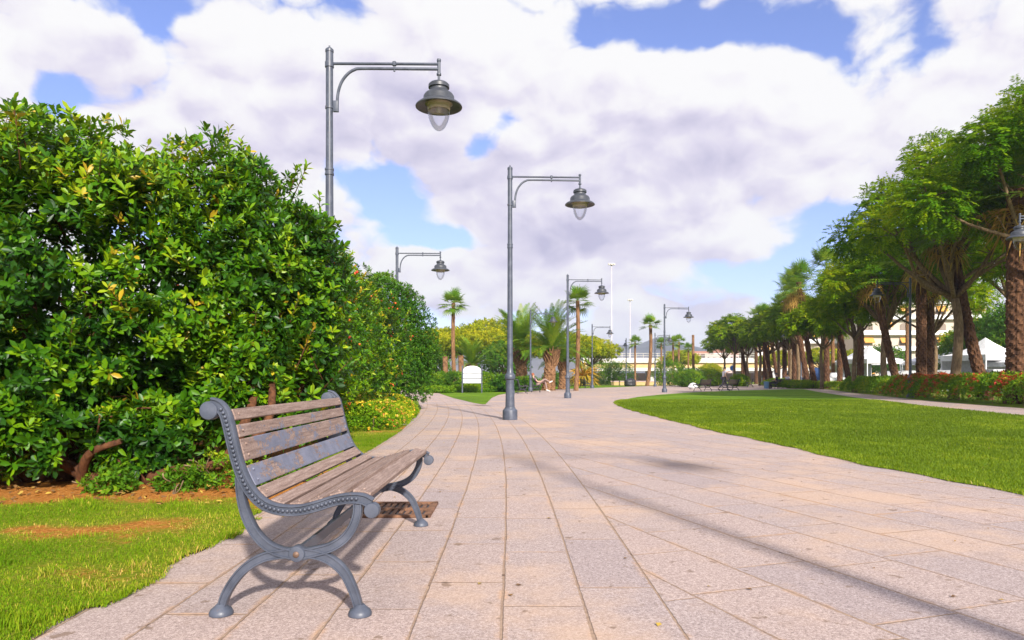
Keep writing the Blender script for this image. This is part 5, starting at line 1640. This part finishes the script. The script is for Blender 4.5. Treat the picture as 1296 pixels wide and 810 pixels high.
bias = blobs([(300, 110, 330, 120, .15), (880, 6, 46, 20, .24), (880, 170, 300, 110, .17), (640, 80, 110, 70, .10), (1240, 80, 110, 120, .12), (40, 190, 130, 130, .12), (720, 260, 150, 90, .12), (490, 340, 110, 46, .14), (740, 345, 140, 40, .14), (945, 385, 50, 20, .18), (560, 250, 70, 36, .12), (860, 400, 60, 16, .12), (560, 150, 80, 70, .1),
              (150, 10, 70, 26, -.34), (640, 160, 42, 26, -.50), (604, 192, 30, 26, -.42), (750, 38, 90, 24, -.26), (890, 24, 110, 28, -.22), (1020, 34, 130, 20, -.18), (1140, 75, 70, 40, -.20), (1185, 60, 40, 30, -.16), (75, 112, 36, 24, -.28), (490, 250, 60, 30, -.28), (440, 225, 40, 26, -.22), (1010, 310, 110, 44, -.30), (900, 348, 110, 26, -.28), (560, 302, 90, 16, -.24), (1060, 380, 120, 40, -.24), (540, 300, 60, 16, -.16)])
vec = t.n('ShaderNodeMapping', {'Vector': dirv, 'Scale': (1, 1, 1.5)}).outputs[0]
wv = t.n('ShaderNodeTexNoise', {'Vector': vec, 'Scale': 6.0, 'Detail': 4.0}).outputs[1]
wv = t.n('ShaderNodeVectorMath', {0: wv, 1: (.5, .5, .5)}, operation='SUBTRACT').outputs[0]
vec = t.n('ShaderNodeVectorMath', {0: wv, 1: (.09, .09, .09), 2: vec}, operation='MULTIPLY_ADD').outputs[0]
def field(v, det=7):
    n_ = t.noise(v, 4.4, det, .57)
    acc = None
    for sc_, am in ((7.0, .46), (18., .24)):
        vo = t.n('ShaderNodeTexVoronoi', {'Vector': v, 'Scale': sc_}, feature='F1')
        d_ = vo.outputs['Distance']
        q = t.m('MULTIPLY', t.m('SUBTRACT', .30, t.m('MULTIPLY', d_, d_)), am)
        acc = q if acc is None else t.m('ADD', acc, q)
    return t.m('ADD', t.m('MULTIPLY_ADD', t.m('SUBTRACT', n_, .5), 1.4, .585), acc)
d0 = field(vec)
def off(o): return t.n('ShaderNodeVectorMath', {0: vec, 1: o}, operation='ADD').outputs[0]
d1 = field(off((0.010, -.01, .030)))
d2 = t.noise(off((0.02, -.02, .14)), 4.4, 4, .5)
dens = t.m('ADD', d0, bias)
mask = t.smooth(dens, .40, .57)
core = t.smooth(dens, .55, .95)
shade = t.m('ADD', t.m('MULTIPLY', t.m('SUBTRACT', d1, d0), 2.0), t.m('ADD', t.m('MULTIPLY_ADD', core, .18, .05), t.m('MULTIPLY', t.m('SUBTRACT', d2, .44), 1.2)))
under = blobs([(420, 165, 190, 55, .36), (830, 290, 150, 40, .36), (930, 210, 150, 40, .18), (620, 390, 200, 20, .1), (660, 240, 100, 40, .22), (1230, 60, 90, 70, .2)])
shade = t.m('ADD', shade, under, clamp=True)
cl = t.ramp(shade, [(0, (1.0, .99, .99)), (.25, (.94, .91, .96)), (.52, (.79, .745, .885)), (1, (.56, .53, .72))])
CLOUD = 5.9
clc = t.mix(1.0, cl, (CLOUD, CLOUD, CLOUD), 'MULTIPLY')
skyc = t.mix(1.0, sky.outputs[0], (.98, .93, 1.30), 'MULTIPLY')
colr = t.mix(mask, skyc, clc)
bg = t.n('ShaderNodeBackground', {'Color': colr, 'Strength': .10})
wo = t.n('ShaderNodeOutputWorld'); t.t.links.new(bg.outputs[0], wo.inputs[0])
w.cycles.sampling_method = 'MANUAL'; w.cycles.sample_map_resolution = 512

hz = MB(); hz.box((0, 0, 54.5), (4200, 4200, 111))
hm, ht = newmat('thin_haze')
pv = ht.n('ShaderNodeVolumePrincipled', {'Color': (.70, .80, 1.0, 1), 'Density': .00036, 'Anisotropy': .1})
ho = ht.n('ShaderNodeOutputMaterial'); ht.t.links.new(pv.outputs[0], ho.inputs[1])
ho_ = hz.build('haze', hm); tag(ho_, 'thin pale blue air haze over the far hills', 'haze', kind='stuff')
cy_ = scene.cycles; cy_.volume_bounces = 0
scene.view_settings.view_transform = 'Standard'; scene.view_settings.look = 'None'
scene.view_settings.gamma = 1.0; scene.view_settings.exposure = .76
scene.view_settings.use_curve_mapping = False
cy = scene.cycles
cy.max_bounces = 8; cy.diffuse_bounces = 3; cy.glossy_bounces = 2; cy.transmission_bounces = 4; cy.transparent_max_bounces = 8
cy.use_denoising = True
cy.caustics_reflective = False; cy.caustics_refractive = False
